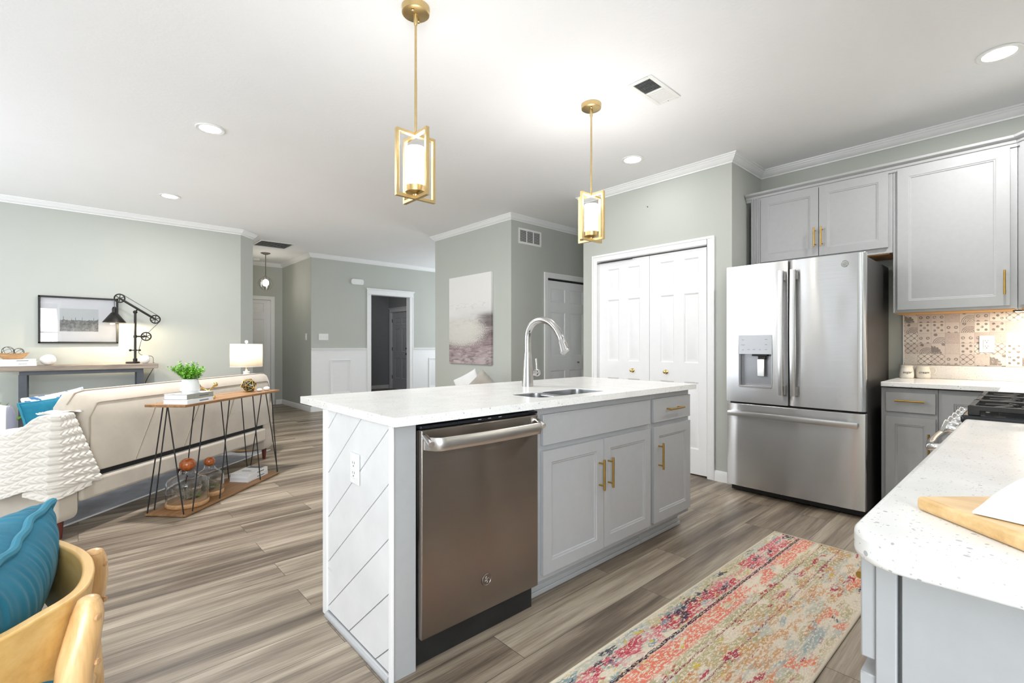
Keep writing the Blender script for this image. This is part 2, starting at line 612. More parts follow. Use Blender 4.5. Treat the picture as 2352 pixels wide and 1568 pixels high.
def tile_mat():
    """printed patchwork tiles, 76 mm squares, on the wall x = const (y, z plane)"""
    m, t, b = nt('patchwork_print_tile')
    k = NB(t)
    y, z = k.sep(k.coord())[1:3]
    s = 1 / 0.0762
    a = k.math('MULTIPLY', k.math('SUBTRACT', y, 0.66), s)
    c_ = k.math('MULTIPLY', k.math('SUBTRACT', z, 1.018), s)
    u = k.math('FRACT', k.math('ADD', a, 50.0))
    w = k.math('FRACT', k.math('ADD', c_, 50.0))
    iu = k.math('FLOOR', k.math('ADD', a, 50.0))
    iw = k.math('FLOOR', k.math('ADD', c_, 50.0))
    cell = k.n('ShaderNodeCombineXYZ')
    k.l(iu, cell.inputs[0])
    k.l(iw, cell.inputs[1])
    wnz = k.n('ShaderNodeTexWhiteNoise', noise_dimensions='2D')
    k.l(cell.outputs[0], wnz.inputs['Vector'])
    rnd = wnz.outputs['Value']
    rnd2 = k.sep(wnz.outputs['Color'])[1]
    uc = k.math('SUBTRACT', u, 0.5)
    wc = k.math('SUBTRACT', w, 0.5)

    def dist(px, pw, per=None):
        dx, dw = k.math('SUBTRACT', u, px), k.math('SUBTRACT', w, pw)
        return k.math('SQRT', k.math('ADD', k.math('MULTIPLY', dx, dx), k.math('MULTIPLY', dw, dw)))
    # 1 ogee lattice
    two = 2 * pi
    lat = k.math('ABSOLUTE', k.math('ADD', k.math('COSINE', k.math('MULTIPLY', u, two * 2)), k.math('COSINE', k.math('MULTIPLY', w, two * 2))))
    p1 = k.smooth(lat, 0.42, 0.2)
    # 2 dots quincunx
    du = k.math('PINGPONG', k.math('ADD', u, 0.25), 0.5)
    dd = dist(0.5, 0.5)
    for q in ((0.24, 0.24), (0.76, 0.24), (0.24, 0.76), (0.76, 0.76)):
        dd = k.math('MINIMUM', dd, dist(*q))
    ang = k.noise(k.coord((1, 900, 900)), 0.4, 2)
    p2 = k.smooth(k.math('ADD', dd, k.math('MULTIPLY', ang, 0.05)), 0.145, 0.115)
    # 3 scalloped fan in a corner
    d3 = dist(1.0, 0.0)
    p3 = k.math('MAXIMUM', k.smooth(k.math('ADD', d3, k.math('MULTIPLY', k.math('ABSOLUTE', k.math('SINE', k.math('MULTIPLY', k.math('ARCTAN2', w, k.math('SUBTRACT', 1.0, u)), 9.0))), -0.08)), 0.72, 0.68), k.smooth(dist(0.08, 0.92), 0.2, 0.16))
    # 4 rings
    d4 = dist(0.3, 0.0)
    p4 = k.math('MAXIMUM', k.math('MULTIPLY', k.smooth(k.math('SINE', k.math('MULTIPLY', d4, 48.0)), 0.0, 0.5), k.smooth(d4, 0.62, 0.56)), k.smooth(dist(0.68, 0.82), 0.15, 0.12))
    # 5 pale flourishes
    p5 = k.math('MULTIPLY', k.smooth(k.noise(k.coord((1, 150, 150)), 1.0, 3, 0.7, 2.0), 0.5, 0.56), 0.35)
    # 6 small rings
    r6 = k.math('ABSOLUTE', k.math('SUBTRACT', k.math('MINIMUM', dist(0.24, 0.5), dist(0.76, 0.5)), 0.1))
    p6 = k.math('MAXIMUM', k.smooth(r6, 0.05, 0.025), k.math('MAXIMUM', k.smooth(dist(0.24, 0.0), 0.14, 0.1), k.smooth(dist(0.76, 0.0), 0.14, 0.1)))
    pat = p1
    for i, p in enumerate((p2, p3, p4, p5, p6)):
        pat = k.mix(k.math('GREATER_THAN', rnd, (i + 1) / 6), pat, p)
    wear = k.noise(k.coord((1, 60, 60)), 1.0, 4, 0.7)
    pat = k.math('MULTIPLY', pat, k.smooth(wear, 0.28, 0.5))
    base = k.ramp(rnd2, [(0.0, srgb(196, 184, 178)), (0.45, srgb(212, 203, 196)), (1.0, srgb(228, 222, 214))])
    ink = k.ramp(rnd2, [(0.0, srgb(88, 76, 74)), (0.5, srgb(120, 112, 108)), (1.0, srgb(96, 92, 84))])
    c = k.mix(k.math('MULTIPLY', pat, 0.85), base, ink)
    edge = k.math('MINIMUM', k.math('MINIMUM', u, k.math('SUBTRACT', 1.0, u)), k.math('MINIMUM', w, k.math('SUBTRACT', 1.0, w)))
    c = k.mix(k.math('MULTIPLY', k.smooth(edge, 0.02, 0.008), 0.6), c, srgb(160, 148, 142))
    k.l(c, b.inputs['Base Color'])
    b.inputs['Roughness'].default_value = 0.3
    return m


def canvas_mat():
    """abstract canvas: pale sky, speckled pale patch, mauve-brown ground (y, z plane)"""
    m, t, b = nt('abstract_canvas_paint')
    k = NB(t)
    y, z = k.sep(k.coord(loc=(3.862, 5.07, 1.5)))[1:3]
    hgt = k.math('DIVIDE', k.math('SUBTRACT', z, 0.907), 1.18)
    lft = k.math('DIVIDE', k.math('SUBTRACT', 5.528, y), 0.92)
    wav = k.noise(k.coord((1, 3, 9)), 1.0, 5, 0.65)
    hh = k.math('ADD', hgt, k.math('MULTIPLY', k.math('SUBTRACT', wav, 0.5), 0.16))
    hh = k.math('SUBTRACT', hh, k.math('MULTIPLY', lft, 0.09))
    c = k.ramp(hh, [(0.0, srgb(176, 162, 162)), (0.12, srgb(160, 142, 144)), (0.19, srgb(146, 128, 130)), (0.25, srgb(104, 92, 92)), (0.30, srgb(160, 146, 148)), (0.42, srgb(206, 202, 198)), (0.5, srgb(214, 212, 210)), (0.6, srgb(226, 225, 222)), (1.0, srgb(233, 232, 229))])
    streak = k.noise(k.coord((1, 6, 34)), 1.0, 5, 0.7, 0.6)
    low = k.smooth(hh, 0.52, 0.4)
    c = k.mix(k.math('MULTIPLY', k.math('MULTIPLY', k.smooth(streak, 0.48, 0.6), low), 0.75), c, srgb(116, 104, 104))
    c = k.mix(k.math('MULTIPLY', k.smooth(streak, 0.44, 0.36), k.math('MULTIPLY', low, 0.5)), c, srgb(204, 192, 192))
    # dark smudge on the right
    sm = k.math('MULTIPLY', k.smooth(lft, 0.6, 0.95), k.math('MULTIPLY', k.smooth(hgt, 0.40, 0.44), k.smooth(hgt, 0.60, 0.52)))
    c = k.mix(k.math('MULTIPLY', sm, k.math('ADD', 0.55, k.math('MULTIPLY', wav, 0.7), None, True)), c, srgb(104, 96, 96))
    sm2 = k.math('MULTIPLY', k.smooth(k.math('ABSOLUTE', k.math('SUBTRACT', hgt, 0.66)), 0.06, 0.0), k.math('MULTIPLY', k.smooth(streak, 0.5, 0.62), 0.4))
    c = k.mix(sm2, c, srgb(168, 168, 166))
    # pale leaf speckle
    dx = k.math('DIVIDE', k.math('SUBTRACT', lft, 0.28), 0.62)
    dz = k.math('DIVIDE', k.math('SUBTRACT', hgt, 0.36), 0.17)
    el = k.math('ADD', k.math('MULTIPLY', dx, dx), k.math('MULTIPLY', dz, dz))
    sp = k.noise(k.coord((1, 90, 90)), 1.0, 3, 0.8)
    f = k.math('MULTIPLY', k.smooth(k.math('ADD', el, k.math('MULTIPLY', k.math('SUBTRACT', sp, 0.5), -4.0)), 1.0, 0.6), 0.9)
    c = k.mix(f, c, srgb(214, 211, 203))
    k.l(c, b.inputs['Base Color'])
    b.inputs['Roughness'].default_value = 0.8
    k.bump(sp, b, 0.15, 0.003)
    return m


def photo_mat():
    """black and white landscape print with cacti and boulders (x, z plane)"""
    m, t, b = nt('monochrome_landscape_print')
    k = NB(t)
    x, y, z = k.sep(k.coord(loc=(0.012, 7.385, 1.44)))
    rough = k.noise(k.coord((30, 1, 30)), 1.0, 6, 0.7)
    ridge = k.noise(k.coord((9, 1, 0.1)), 1.0, 3, 0.6)
    spk = k.noise(k.coord((70, 1, 5)), 1.0, 2, 0.6)
    lim = k.math('ADD', 1.40, k.math('MULTIPLY', ridge, 0.085))
    lim = k.math('ADD', lim, k.math('MULTIPLY', k.smooth(spk, 0.58, 0.68), 0.035))
    land = k.smooth(k.math('SUBTRACT', z, lim), 0.004, -0.002)
    g = k.ramp(rough, [(0.3, (0.06,) * 3), (0.5, (0.2,) * 3), (0.7, (0.42,) * 3)])
    g = k.mix(k.smooth(z, 1.40, 1.32), g, k.ramp(rough, [(0.35, (0.15,) * 3), (0.65, (0.5,) * 3)]))
    c = k.mix(land, (0.66, 0.68, 0.69), g)
    k.l(c, b.inputs['Base Color'])
    b.inputs['Roughness'].default_value = 0.5
    return m


def shiplap_mat():
    m, t, b = nt('whitewashed_pine')
    k = NB(t)
    v = k.coord()
    c = k.ramp(k.noise(v, 5, 4), [(0.3, srgb(220, 220, 220)), (0.7, srgb(232, 232, 232))])
    # grain runs along the 40 degree boards
    g = k.noise(k.coord((1, 3, 70), rot=(R(40), 0, 0)), 1.0, 4, 0.7)
    area = k.smooth(k.noise(v, 3.2, 2), 0.55, 0.7)
    c = k.mix(k.math('MULTIPLY', k.math('MULTIPLY', k.smooth(g, 0.55, 0.7), area), 0.7), c, srgb(184, 178, 170))
    vo = k.n('ShaderNodeTexVoronoi')
    vo.inputs['Scale'].default_value = 4.2
    k.l(k.coord((1, 1.3, 0.8), rot=(R(40), 0, 0)), vo.inputs['Vector'])
    kn = k.math('MULTIPLY', k.smooth(vo.outputs['Distance'], 0.13, 0.06), k.math('GREATER_THAN', k.sep(vo.outputs['Color'])[0], 0.55))
    c = k.mix(k.math('MULTIPLY', kn, 0.75), c, srgb(176, 172, 166))
    k.l(c, b.inputs['Base Color'])
    b.inputs['Roughness'].default_value = 0.45
    return m


def steel(name, c, rough, axis=0, var=0.05, wav=0.0, aniso=0.8, rot=0.0):
    """brushed steel; axis = horizontal grain direction, highlights smear upright"""
    m, t, b = nt(name)
    k = NB(t)
    st = [500] * 3
    st[axis] = 2.0
    g = k.noise(k.coord(tuple(st)), 1.0, 2, 0.6)
    k.l(k.ramp(g, [(0.3, tuple(x * (1 - var) for x in c)), (0.7, tuple(min(1, x * (1 + var)) for x in c))]), b.inputs['Base Color'])
    b.inputs['Metallic'].default_value = 1.0
    b.inputs['Roughness'].default_value = rough
    if aniso:
        b.inputs['Anisotropic'].default_value = aniso
        tg = k.n('ShaderNodeTangent', direction_type='RADIAL', axis='XYZ'[axis])
        b.inputs['Anisotropic Rotation'].default_value = rot
        k.l(tg.outputs[0], b.inputs['Tangent'])
    if wav:
        k.bump(k.noise(k.coord((2.2, 2.2, 0.9)), 1.6, 1, 0.4), b, wav, 0.02)
    return m


def fabric(name, c, var=0.12, weave=420, bump=0.25, sheen=0.3, blot=5.0):
    m, t, b = nt(name)
    k = NB(t)
    v = k.coord()
    f = k.math('ADD', k.math('MULTIPLY', k.noise(v, blot, 4, 0.6), 0.7), k.math('MULTIPLY', k.noise(v, weave, 2), 0.3))
    k.l(k.ramp(f, [(0.3, tuple(x * (1 - var) for x in c)), (0.7, tuple(min(1, x * (1 + var)) for x in c))]), b.inputs['Base Color'])
    b.inputs['Roughness'].default_value = 0.9
    b.inputs['Specular IOR Level'].default_value = 0.15
    b.inputs['Sheen Weight'].default_value = sheen
    b.inputs['Sheen Roughness'].default_value = 0.4
    k.bump(k.noise(v, weave, 3), b, bump, 0.002)
    return m


def glass(name, tint=(1, 1, 1), rough=0.0):
    m, t, b = nt(name)
    k = NB(t)
    f = k.noise(k.coord(), 3.0, 2)
    k.l(k.ramp(f, [(0.3, tuple(x * 0.985 for x in tint)), (0.7, tint)]), b.inputs['Base Color'])
    b.inputs['Roughness'].default_value = rough
    b.inputs['Transmission Weight'].default_value = 1.0
    b.inputs['IOR'].default_value = 1.45
    return m


WALL = M('sage_grey_wall_paint', srgb(186, 189, 182), 0.65, var=0.012, nscale=3, bump=0.03, bscale=240)
CEIL = M('white_ceiling_paint', srgb(248, 248, 249), 0.85, var=0.01, nscale=2, bump=0.3, bscale=38)
TRIM = M('white_trim_paint', srgb(240, 240, 240), 0.4, var=0.01)
DOORW = M('white_door_paint', srgb(240, 240, 241), 0.42, var=0.01)
DARKROOM = M('dark_grey_vestibule_paint', srgb(158, 160, 162), 0.7, var=0.03)
FLOOR = floor_mat()
CAB = M('grey_cabinet_paint', srgb(169, 170, 171), 0.38, var=0.02, nscale=30, bump=0.03, bscale=400)
CABIN = M('unfinished_cabinet_underside', srgb(196, 150, 96), 0.6, var=0.1, stretch=(2, 30, 30))
QUARTZ = quartz_mat()
TILE = tile_mat()
BRASS = M('brushed_brass', (0.52, 0.33, 0.085), 0.32, 1.0, var=0.06, nscale=40)
GOLD = M('satin_gold_frame', (0.60, 0.45, 0.22), 0.36, 1.0, var=0.05, nscale=30)
POLBRASS = M('polished_brass', (0.8, 0.58, 0.22), 0.12, 1.0, var=0.05)
STEEL = steel('brushed_stainless', (0.62, 0.62, 0.625), 0.27, 1, 0.04, 0.5, 0.93)
STEELDW = steel('warm_brushed_stainless', (0.32, 0.287, 0.26), 0.225, 0, 0.03, 0.0, 1.0)
SINKSTEEL = steel('sink_steel', (0.40, 0.40, 0.405), 0.3, 0, 0.05, 0, 0)
STEELBAR = steel('stainless_bar', (0.66, 0.65, 0.64), 0.24, 0, 0.03, 0, 0)
CHROME = M('polished_chrome', (0.78, 0.78, 0.78), 0.08, 1.0, var=0.02)
NICKEL = M('brushed_nickel', (0.47, 0.465, 0.46), 0.22, 1.0, var=0.04)
DNICKEL = M('dark_nickel', (0.26, 0.24, 0.22), 0.35, 1.0, var=0.08)
BLACKGLOSS = M('black_enamel', (0.012, 0.014, 0.018), 0.12, var=0.1)
BLACK = M('matte_black', (0.012, 0.012, 0.012), 0.6, var=0.2)
IRON = M('cast_iron', (0.035, 0.034, 0.033), 0.55, 0.3, var=0.2, bump=0.2, bscale=300)
DARKMETAL = M('dark_bronze_metal', (0.03, 0.028, 0.026), 0.45, 0.7, var=0.2, nscale=30)
STEELGREY = M('charcoal_steel_frame', srgb(74, 78, 84), 0.5, 0.3, var=0.08)
FRIDGESIDE = M('dark_textured_case', srgb(70, 68, 67), 0.45, 0.2, var=0.06, bump=0.15, bscale=500)
PLASTIC = M('white_plastic', srgb(238, 238, 236), 0.35, var=0.01)
GREYPANEL = M('silver_control_panel', srgb(186, 188, 192), 0.35, 0.3, var=0.02)
GREYTEXT = M('grey_print', srgb(110, 112, 116), 0.6, var=0.05)
BLACKTEXT = M('black_print', srgb(52, 52, 54), 0.6, var=0.05)
VENTDARK = M('near_black_recess', (0.03, 0.03, 0.032), 0.8, var=0.2)  # near-black, stands for the shade inside vents and closets
OPAL = M('lit_opal_glass', (0.9, 0.9, 0.88), 0.4, var=0.01, emit=(1.0, 0.95, 0.86), es=7.0)
LED = M('lit_led_lens', (0.9, 0.9, 0.9), 0.4, var=0.01, emit=(1.0, 0.98, 0.95), es=14.0)
BULB = M('lit_bulb', (0.9, 0.88, 0.8), 0.4, var=0.01, emit=(1.0, 0.9, 0.72), es=25.0)
WARMSTRIP = M('lit_warm_strip', (0.9, 0.8, 0.6), 0.4, var=0.01, emit=(1.0, 0.78, 0.5), es=5.0)
CLEAR = glass('clear_glass')
SHADE = M('linen_lamp_shade', srgb(240, 234, 224), 0.85, var=0.03, nscale=200)
SHADE.node_tree.nodes['Principled BSDF'].inputs['Transmission Weight'].default_value = 0.0
VELVET = fabric('beige_velvet', srgb(194, 184, 170), 0.14, 500, 0.15, 0.6, 4.0)
PIPING = fabric('taupe_piping', srgb(160, 148, 132), 0.08)
TEAL = fabric('teal_velvet', srgb(36, 112, 138), 0.22, 480, 0.2, 0.12, 9.0)
TEALPIPE = fabric('teal_piping', srgb(56, 130, 154), 0.1, sheen=0.1)
KNIT = fabric('chunky_cream_knit', srgb(224, 218, 209), 0.03, 300, 0.3, 0.2)
WHITEFAB = fabric('white_linen', srgb(232, 232, 232), 0.05)
TAUPEFAB = fabric('silvery_taupe_velvet', srgb(176, 170, 162), 0.14, 300, 0.2, 0.6)
SHAG = fabric('grey_shag', srgb(178, 180, 188), 0.18, 130, 1.0, 0.2, 7.0)
TEAK = wood('honey_teak', srgb(176, 128, 78), srgb(212, 170, 116), srgb(232, 198, 148), 2, 1.0, 0.38, coat=0.15)
PLY = wood('pale_bent_ply', srgb(196, 150, 84), srgb(218, 176, 106), srgb(230, 196, 132), 1, 0.6, 0.4, coat=0.1)
MANGO = wood('mango_wood', srgb(112, 78, 48), srgb(152, 112, 74), srgb(182, 142, 100), 0, 1.0, 0.5)
RECLAIM = wood('weathered_reclaimed_beam', srgb(108, 96, 86), srgb(148, 135, 122), srgb(178, 166, 153), 0, 0.8, 0.7, knots=True)
ACACIA = wood('turned_pale_wood', srgb(160, 116, 76), srgb(196, 152, 106), srgb(216, 178, 134), 0, 1.6, 0.5)
BAMBOO = wood('bamboo_board', srgb(206, 162, 104), srgb(226, 188, 132), srgb(236, 206, 156), 1, 1.4, 0.42)
WALNUT = M('red_brown_leg_stain', srgb(92, 40, 30), 0.35, var=0.15)
AMBERWOOD = wood('amber_stained_wood', srgb(120, 54, 16), srgb(164, 82, 30), srgb(190, 108, 48), 2, 2.0, 0.22, coat=0.5)
CERAMIC = M('white_ceramic', srgb(236, 236, 234), 0.3, var=0.01)
CREAMCER = M('cream_ceramic', srgb(238, 233, 222), 0.28, var=0.01)
EGGC = M('chalk_white_stone', srgb(234, 230, 226), 0.6, var=0.04, nscale=25)
PAPER = M('white_paper', srgb(238, 238, 241), 0.75, var=0.01)
COVERW = M('white_book_cover', srgb(236, 236, 236), 0.5, var=0.01)
COVERG = M('grey_green_book_cover', srgb(158, 158, 146), 0.55, var=0.06, nscale=60)
LEAF = M('bright_green_leaf', srgb(112, 176, 42), 0.5, var=0.35, nscale=50)
LEAFD = M('deep_green_leaf', srgb(74, 112, 62), 0.5, var=0.3, nscale=60)
MOSS = M('grey_green_moss', srgb(120, 124, 96), 0.9, var=0.35, nscale=80)

# ---------------------------------------------------------------- the room
H = 2.749


def wall(name, p0, p1, holes=(), mat=None, t=0.11, top=H, e0=0.0, e1=0.0):
    """wall whose face runs p0 -> p1 with the room on its right; holes = (s0, s1, z0, z1)"""
    d = V((p1[0] - p0[0], p1[1] - p0[1], 0))
    L = d.length
    m = face_mx((p0[0], p0[1], 0), d, (d.y, -d.x, 0))
    b = MB(m)
    xs = sorted({-e0, L + e1, *[h[0] for h in holes], *[h[1] for h in holes]})
    for i in range(len(xs) - 1):
        c = (xs[i] + xs[i + 1]) / 2
        hs = [h for h in holes if h[0] < c < h[1]]
        spans, z = [], 0.0
        for h in sorted(hs, key=lambda q: q[2]):
            if h[2] > z:
                spans.append((z, h[2]))
            z = h[3]
        spans.append((z, top))
        for (a, e) in spans:
            b.box(xs[i], xs[i + 1], -t, 0, a, e)
    o = b.build(name, mat or WALL, kind='structure')
    return m


def sweep(name, pts, prof, mat, z=0.0, kind='structure', parent=None):
    """moulding along a plan path with the room on its right, prof = [(out, up)]"""
    pts = [V((p[0], p[1], 0)) for p in pts]
    rings = []
    for i, p in enumerate(pts):
        ns = []
        if i > 0:
            d = (p - pts[i - 1]).normalized()
            ns.append(V((d.y, -d.x, 0)))
        if i < len(pts) - 1:
            d = (pts[i + 1] - p).normalized()
            ns.append(V((d.y, -d.x, 0)))
        n = sum(ns, V((0, 0, 0))).normalized()
        k = 1.0 / max(n.dot(ns[0]), 0.2)
        rings.append([p + n * (k * o) + V((0, 0, z + u)) for (o, u) in prof])
    return MB().rings(rings).build(name, mat, parent, kind=kind, sharp=25)


b = MB()
b.box(-2.7, 6.7, -1.7, 11.9, -0.1, 0.0).build('floor', FLOOR, kind='structure')
MB().box(-2.75, 6.75, -1.75, 11.95, H, H + 0.1).build('ceiling', CEIL, kind='structure')

wall('wall_left', (-2.6, 7.39), (1.66, 7.39))
wall('wall_left_corner', (1.66, 7.39), (1.862, 7.592))
wall('wall_hall_left', (1.862, 7.592), (1.862, 10.0))
wall('wall_hall_end', (1.862, 10.0), (2.98, 10.0), [(0.148, 0.906, 0, 2.035)])
wall('wall_hall_right', (2.98, 10.0), (2.98, 8.43), e1=-0.11)
wall('wall_far', (2.98, 8.43), (6.6, 8.43), [(1.105, 1.93, 0, 2.115)])
wall('wall_far_end', (6.6, 8.43), (6.6, 5.93), [(0.4, 2.05, 0.75, 2.25)])  # opening added to let the far hall fill through
wall('wall_block_back', (6.6, 5.93), (3.88, 5.93))
wall('wall_canvas', (3.88, 5.93), (3.88, 4.27), e0=-0.11, e1=-0.11)
wall('wall_closet', (3.88, 4.27), (5.5, 4.27), [(0.64, 1.56, 0, 2.04)])
wall('wall_closet_end', (5.5, 4.27), (5.5, 3.274))
wall('wall_pantry_side', (5.5, 3.274), (4.029, 3.274))
wall('wall_pantry', (4.029, 3.274), (4.029, 1.696), [(0.19, 1.37, 0, 2.03)], e0=-0.11, e1=-0.11)
wall('wall_alcove', (4.029, 1.696), (4.65, 1.696))
wall('wall_fridge', (4.65, 1.696), (4.65, -0.48), e1=0.11)
wall('wall_kitchen', (4.65, -0.48), (0.62, -0.48))
wall('wall_return', (0.62, -0.48), (0.62, -1.6), e0=-0.11)
wall('wall_dining', (0.62, -1.6), (-2.6, -1.6), [(1.0, 2.85, 0.75, 2.2)], e0=0.11)
wall('wall_front', (-2.6, -1.6), (-2.6, 7.39), [(3.4, 4.4, 0.0, 2.12), (5.3, 8.3, 0.75, 2.2)], e0=0.11, e1=0.11)
wall('wall_vestibule_left', (3.6, 11.78), (6.22, 11.78), mat=DARKROOM)
wall('wall_vestibule_end', (6.22, 11.78), (6.22, 8.54), [(0.14, 1.06, 0, 2.035)], mat=DARKROOM)
wall('wall_vestibule_near', (3.6, 8.54), (3.6, 11.78), mat=DARKROOM)

# dark sheets behind the doors stand in for closet shade
MB().box(4.12, 4.16, 1.9, 3.1, 0, 2.2).build('wall_pantry_shade', VENTDARK, kind='structure')
MB().box(4.5, 5.45, 4.36, 4.40, 0, 2.2).build('wall_closet_shade', VENTDARK, kind='structure')

CROWN = [(0.0, -0.068), (0.007, -0.068), (0.009, -0.058), (0.018, -0.054), (0.036, -0.034), (0.04, -0.026), (0.046, -0.022), (0.05, -0.012), (0.058, -0.009), (0.06, 0.0), (0.0, 0.0)]
sweep('trim_1', [(-2.6, 7.39), (1.66, 7.39), (1.862, 7.592), (1.862, 10.0), (2.98, 10.0), (2.98, 8.43), (6.6, 8.43), (6.6, 5.93), (3.88, 5.93), (3.88, 4.27), (5.5, 4.27), (5.5, 3.274), (4.029, 3.274), (4.029, 1.696), (4.65, 1.696), (4.65, -0.48), (0.62, -0.48), (0.62, -1.6), (-2.6, -1.6), (-2.6, 7.39)], CROWN, TRIM, H)

BASE = [(0.0, 0.0), (0.014, 0.0), (0.014, 0.07), (0.009, 0.085), (0.0, 0.09)]
sweep('baseboard_left', [(-2.6, 7.39), (1.66, 7.39), (1.862, 7.592), (1.862, 10.0), (1.93, 10.0)], BASE, TRIM)
sweep('baseboard_hall', [(2.86, 10.0), (2.98, 10.0), (2.98, 8.43), (3.0, 8.43)], BASE, TRIM)
sweep('baseboard_canvas', [(6.6, 5.93), (3.88, 5.93), (3.88, 4.27), (4.44, 4.27)], BASE, TRIM)
sweep('baseboard_pantry', [(5.5, 3.274), (4.029, 3.274), (4.029, 3.15)], BASE, TRIM)
sweep('baseboard_fridge', [(4.029, 1.842), (4.029, 1.696), (4.65, 1.696)], BASE, TRIM)
sweep('baseboard_vestibule', [(3.6, 11.78), (6.22, 11.78)], BASE, TRIM)


def casing(name, m, x0, x1, z1, w=0.065, t=0.017, header=False, z0=0.0):
    """door casing round an opening x0..x1 up to z1, in a wall's local frame m"""
    b = MB(m)
    for (a, e) in ((x0 - w, x0), (x1, x1 + w)):
        b.box(a, e, 0, t * 0.7, z0, z1 + (0 if header else w))
        lo, hi = (a - 0.0006, a + 0.02) if a < x0 else (e - 0.02, e + 0.0006)
        b.box(lo, hi, -0.0006, t, z0, z1 + (0 if header else w + 0.0006))
        b.box(x0 if a < x0 else x1 - 0.004, x0 + 0.004 if a < x0 else x1, -0.112, 0.002, z0, z1)
    if header:
        b.box(x0 - w - 0.006, x1 + w + 0.006, 0, t + 0.006, z1, z1 + 0.012)
        b.box(x0 - w, x1 + w, 0, t, z1 + 0.012, z1 + 0.085)
        b.box(x0 - w - 0.012, x1 + w + 0.012, 0, t + 0.012, z1 + 0.085, z1 + 0.10)
        b.box(x0 - w - 0.02, x1 + w + 0.02, 0, t + 0.02, z1 + 0.10, z1 + 0.115)
    else:
        b.box(x0, x1, 0, t * 0.7, z1, z1 + w)
        b.box(x0 - w + 0.02, x1 + w - 0.02, -0.0006, t, z1 + w - 0.02, z1 + w + 0.0006)
    b.box(x0 + 0.004, x1 - 0.004, -0.112, 0.002, z1 - 0.004, z1)
    return b.build(name, TRIM, kind='structure', bevel=0.002, seg=1)


def wm(p0, p1):
    d = V((p1[0] - p0[0], p1[1] - p0[1], 0))
    return face_mx((p0[0], p0[1], 0), d, (d.y, -d.x, 0))


SIX = [(0.0, 0.0), (0.012, 0.009), (0.022, 0.009), (0.045, 0.002)]


def panels(w, cols, rows):
    return [(a, e, z0, z1) for (a, e) in cols for (z0, z1) in rows]


ROWS = [(0.12, 0.80), (0.985, 1.615), (1.70, 1.93)]
ROWSP = [(0.22, 0.815), (0.985, 1.61), (1.70, 1.925)]

# pantry: two six-panel bifold doors
mp = wm((4.029, 3.274), (4.029, 1.696))
casing('trim_2', mp, 0.19, 1.37, 2.03)
for i, (a, e) in enumerate(((0.195, 0.788), (0.792, 1.365))):
    w = e - a
    m = mp @ Mx.Translation(V((a, -0.02, 0.012)))
    hw = w / 2
    cols = [(0.107, 0.247), (0.35, 0.49)] if i == 0 else [(0.112, 0.253), (0.35, 0.49)]
    fb = MB()
    fb.facade(w, 2.002, 0.034, panels(w, cols, ROWSP), SIX, m)
    fb.box(hw - 0.001, hw + 0.001, -0.002, 0.0006, 0, 2.0, m)
    d = fb.build('door_%d' % (i + 1), DOORW, kind='structure')
    kx = 0.41 if i == 0 else 0.175
    km = m @ Mx.Translation(V((kx, 0, 0.897)))
    kb = MB(km @ Mx.Rotation(R(-90), 4, 'X'))
    kb.lathe([(0.0, 0.001), (0.019, 0.001), (0.021, 0.004), (0.013, 0.008), (0.008, 0.012), (0.008, 0.018), (0.013, 0.022), (0.0165, 0.028), (0.0145, 0.034), (0.008, 0.037), (0.0, 0.038)], n=24)
    kb.build('door_knob', POLBRASS, d)
MB().box(4.021, 4.024, 2.655, 3.09, 2.004, 2.012).build('trim_3', BLACK, kind='structure')
MB().cyl((4.031, 2.489, 2.481), (4.02, 2.489, 2.481), 0.004, n=8).build('nail', BLACK)
tag(bpy.data.objects['nail'], 'small dark nail left in the wall above the pantry doors', 'nail')

# closet bifold on the recessed wall
mc = wm((3.88, 4.27), (5.5, 4.27))
casing('trim_4', mc, 0.64, 1.56, 2.04)
MB(mc).box(0.64, 1.56, -0.05, -0.012, 2.016, 2.04).build('trim_5', BLACK, kind='structure')
m = mc @ Mx.Translation(V((0.645, -0.02, 0.01)))
d = MB().facade(0.91, 2.0, 0.034, panels(0.91, [(0.08, 0.365), (0.455, 0.74)], [(0.12, 0.81), (1.0, 1.585), (1.715, 1.90)]), SIX, m).build('door_3', DOORW, kind='structure')
MB(m @ Mx.Translation(V((0.625, 0, 0.91))) @ Mx.Rotation(R(-90), 4, 'X')).lathe([(0, 0.0), (0.01, 0.0), (0.006, 0.01), (0.012, 0.02), (0.012, 0.026), (0, 0.028)], n=16).build('door_knob', DNICKEL, d)

# hall end door
mh = wm((1.862, 10.0), (2.98, 10.0))
casing('trim_6', mh, 0.148, 0.906, 2.035)
m = mh @ Mx.Translation(V((0.152, -0.03, 0.01)))
d = MB().facade(0.75, 2.02, 0.035, panels(0.75, [(0.115, 0.325), (0.425, 0.64)], [(0.2, 0.80), (1.0, 1.65), (1.79, 1.96)]), SIX, m).build('door_4', DOORW, kind='structure')
MB(m @ Mx.Translation(V((0.07, 0, 0.96))) @ Mx.Rotation(R(-90), 4, 'X')).lathe([(0, 0.0), (0.03, 0.0), (0.03, 0.006), (0.012, 0.012), (0.012, 0.03), (0.026, 0.045), (0.024, 0.06), (0, 0.065)], n=20).build('door_handle', DNICKEL, d)

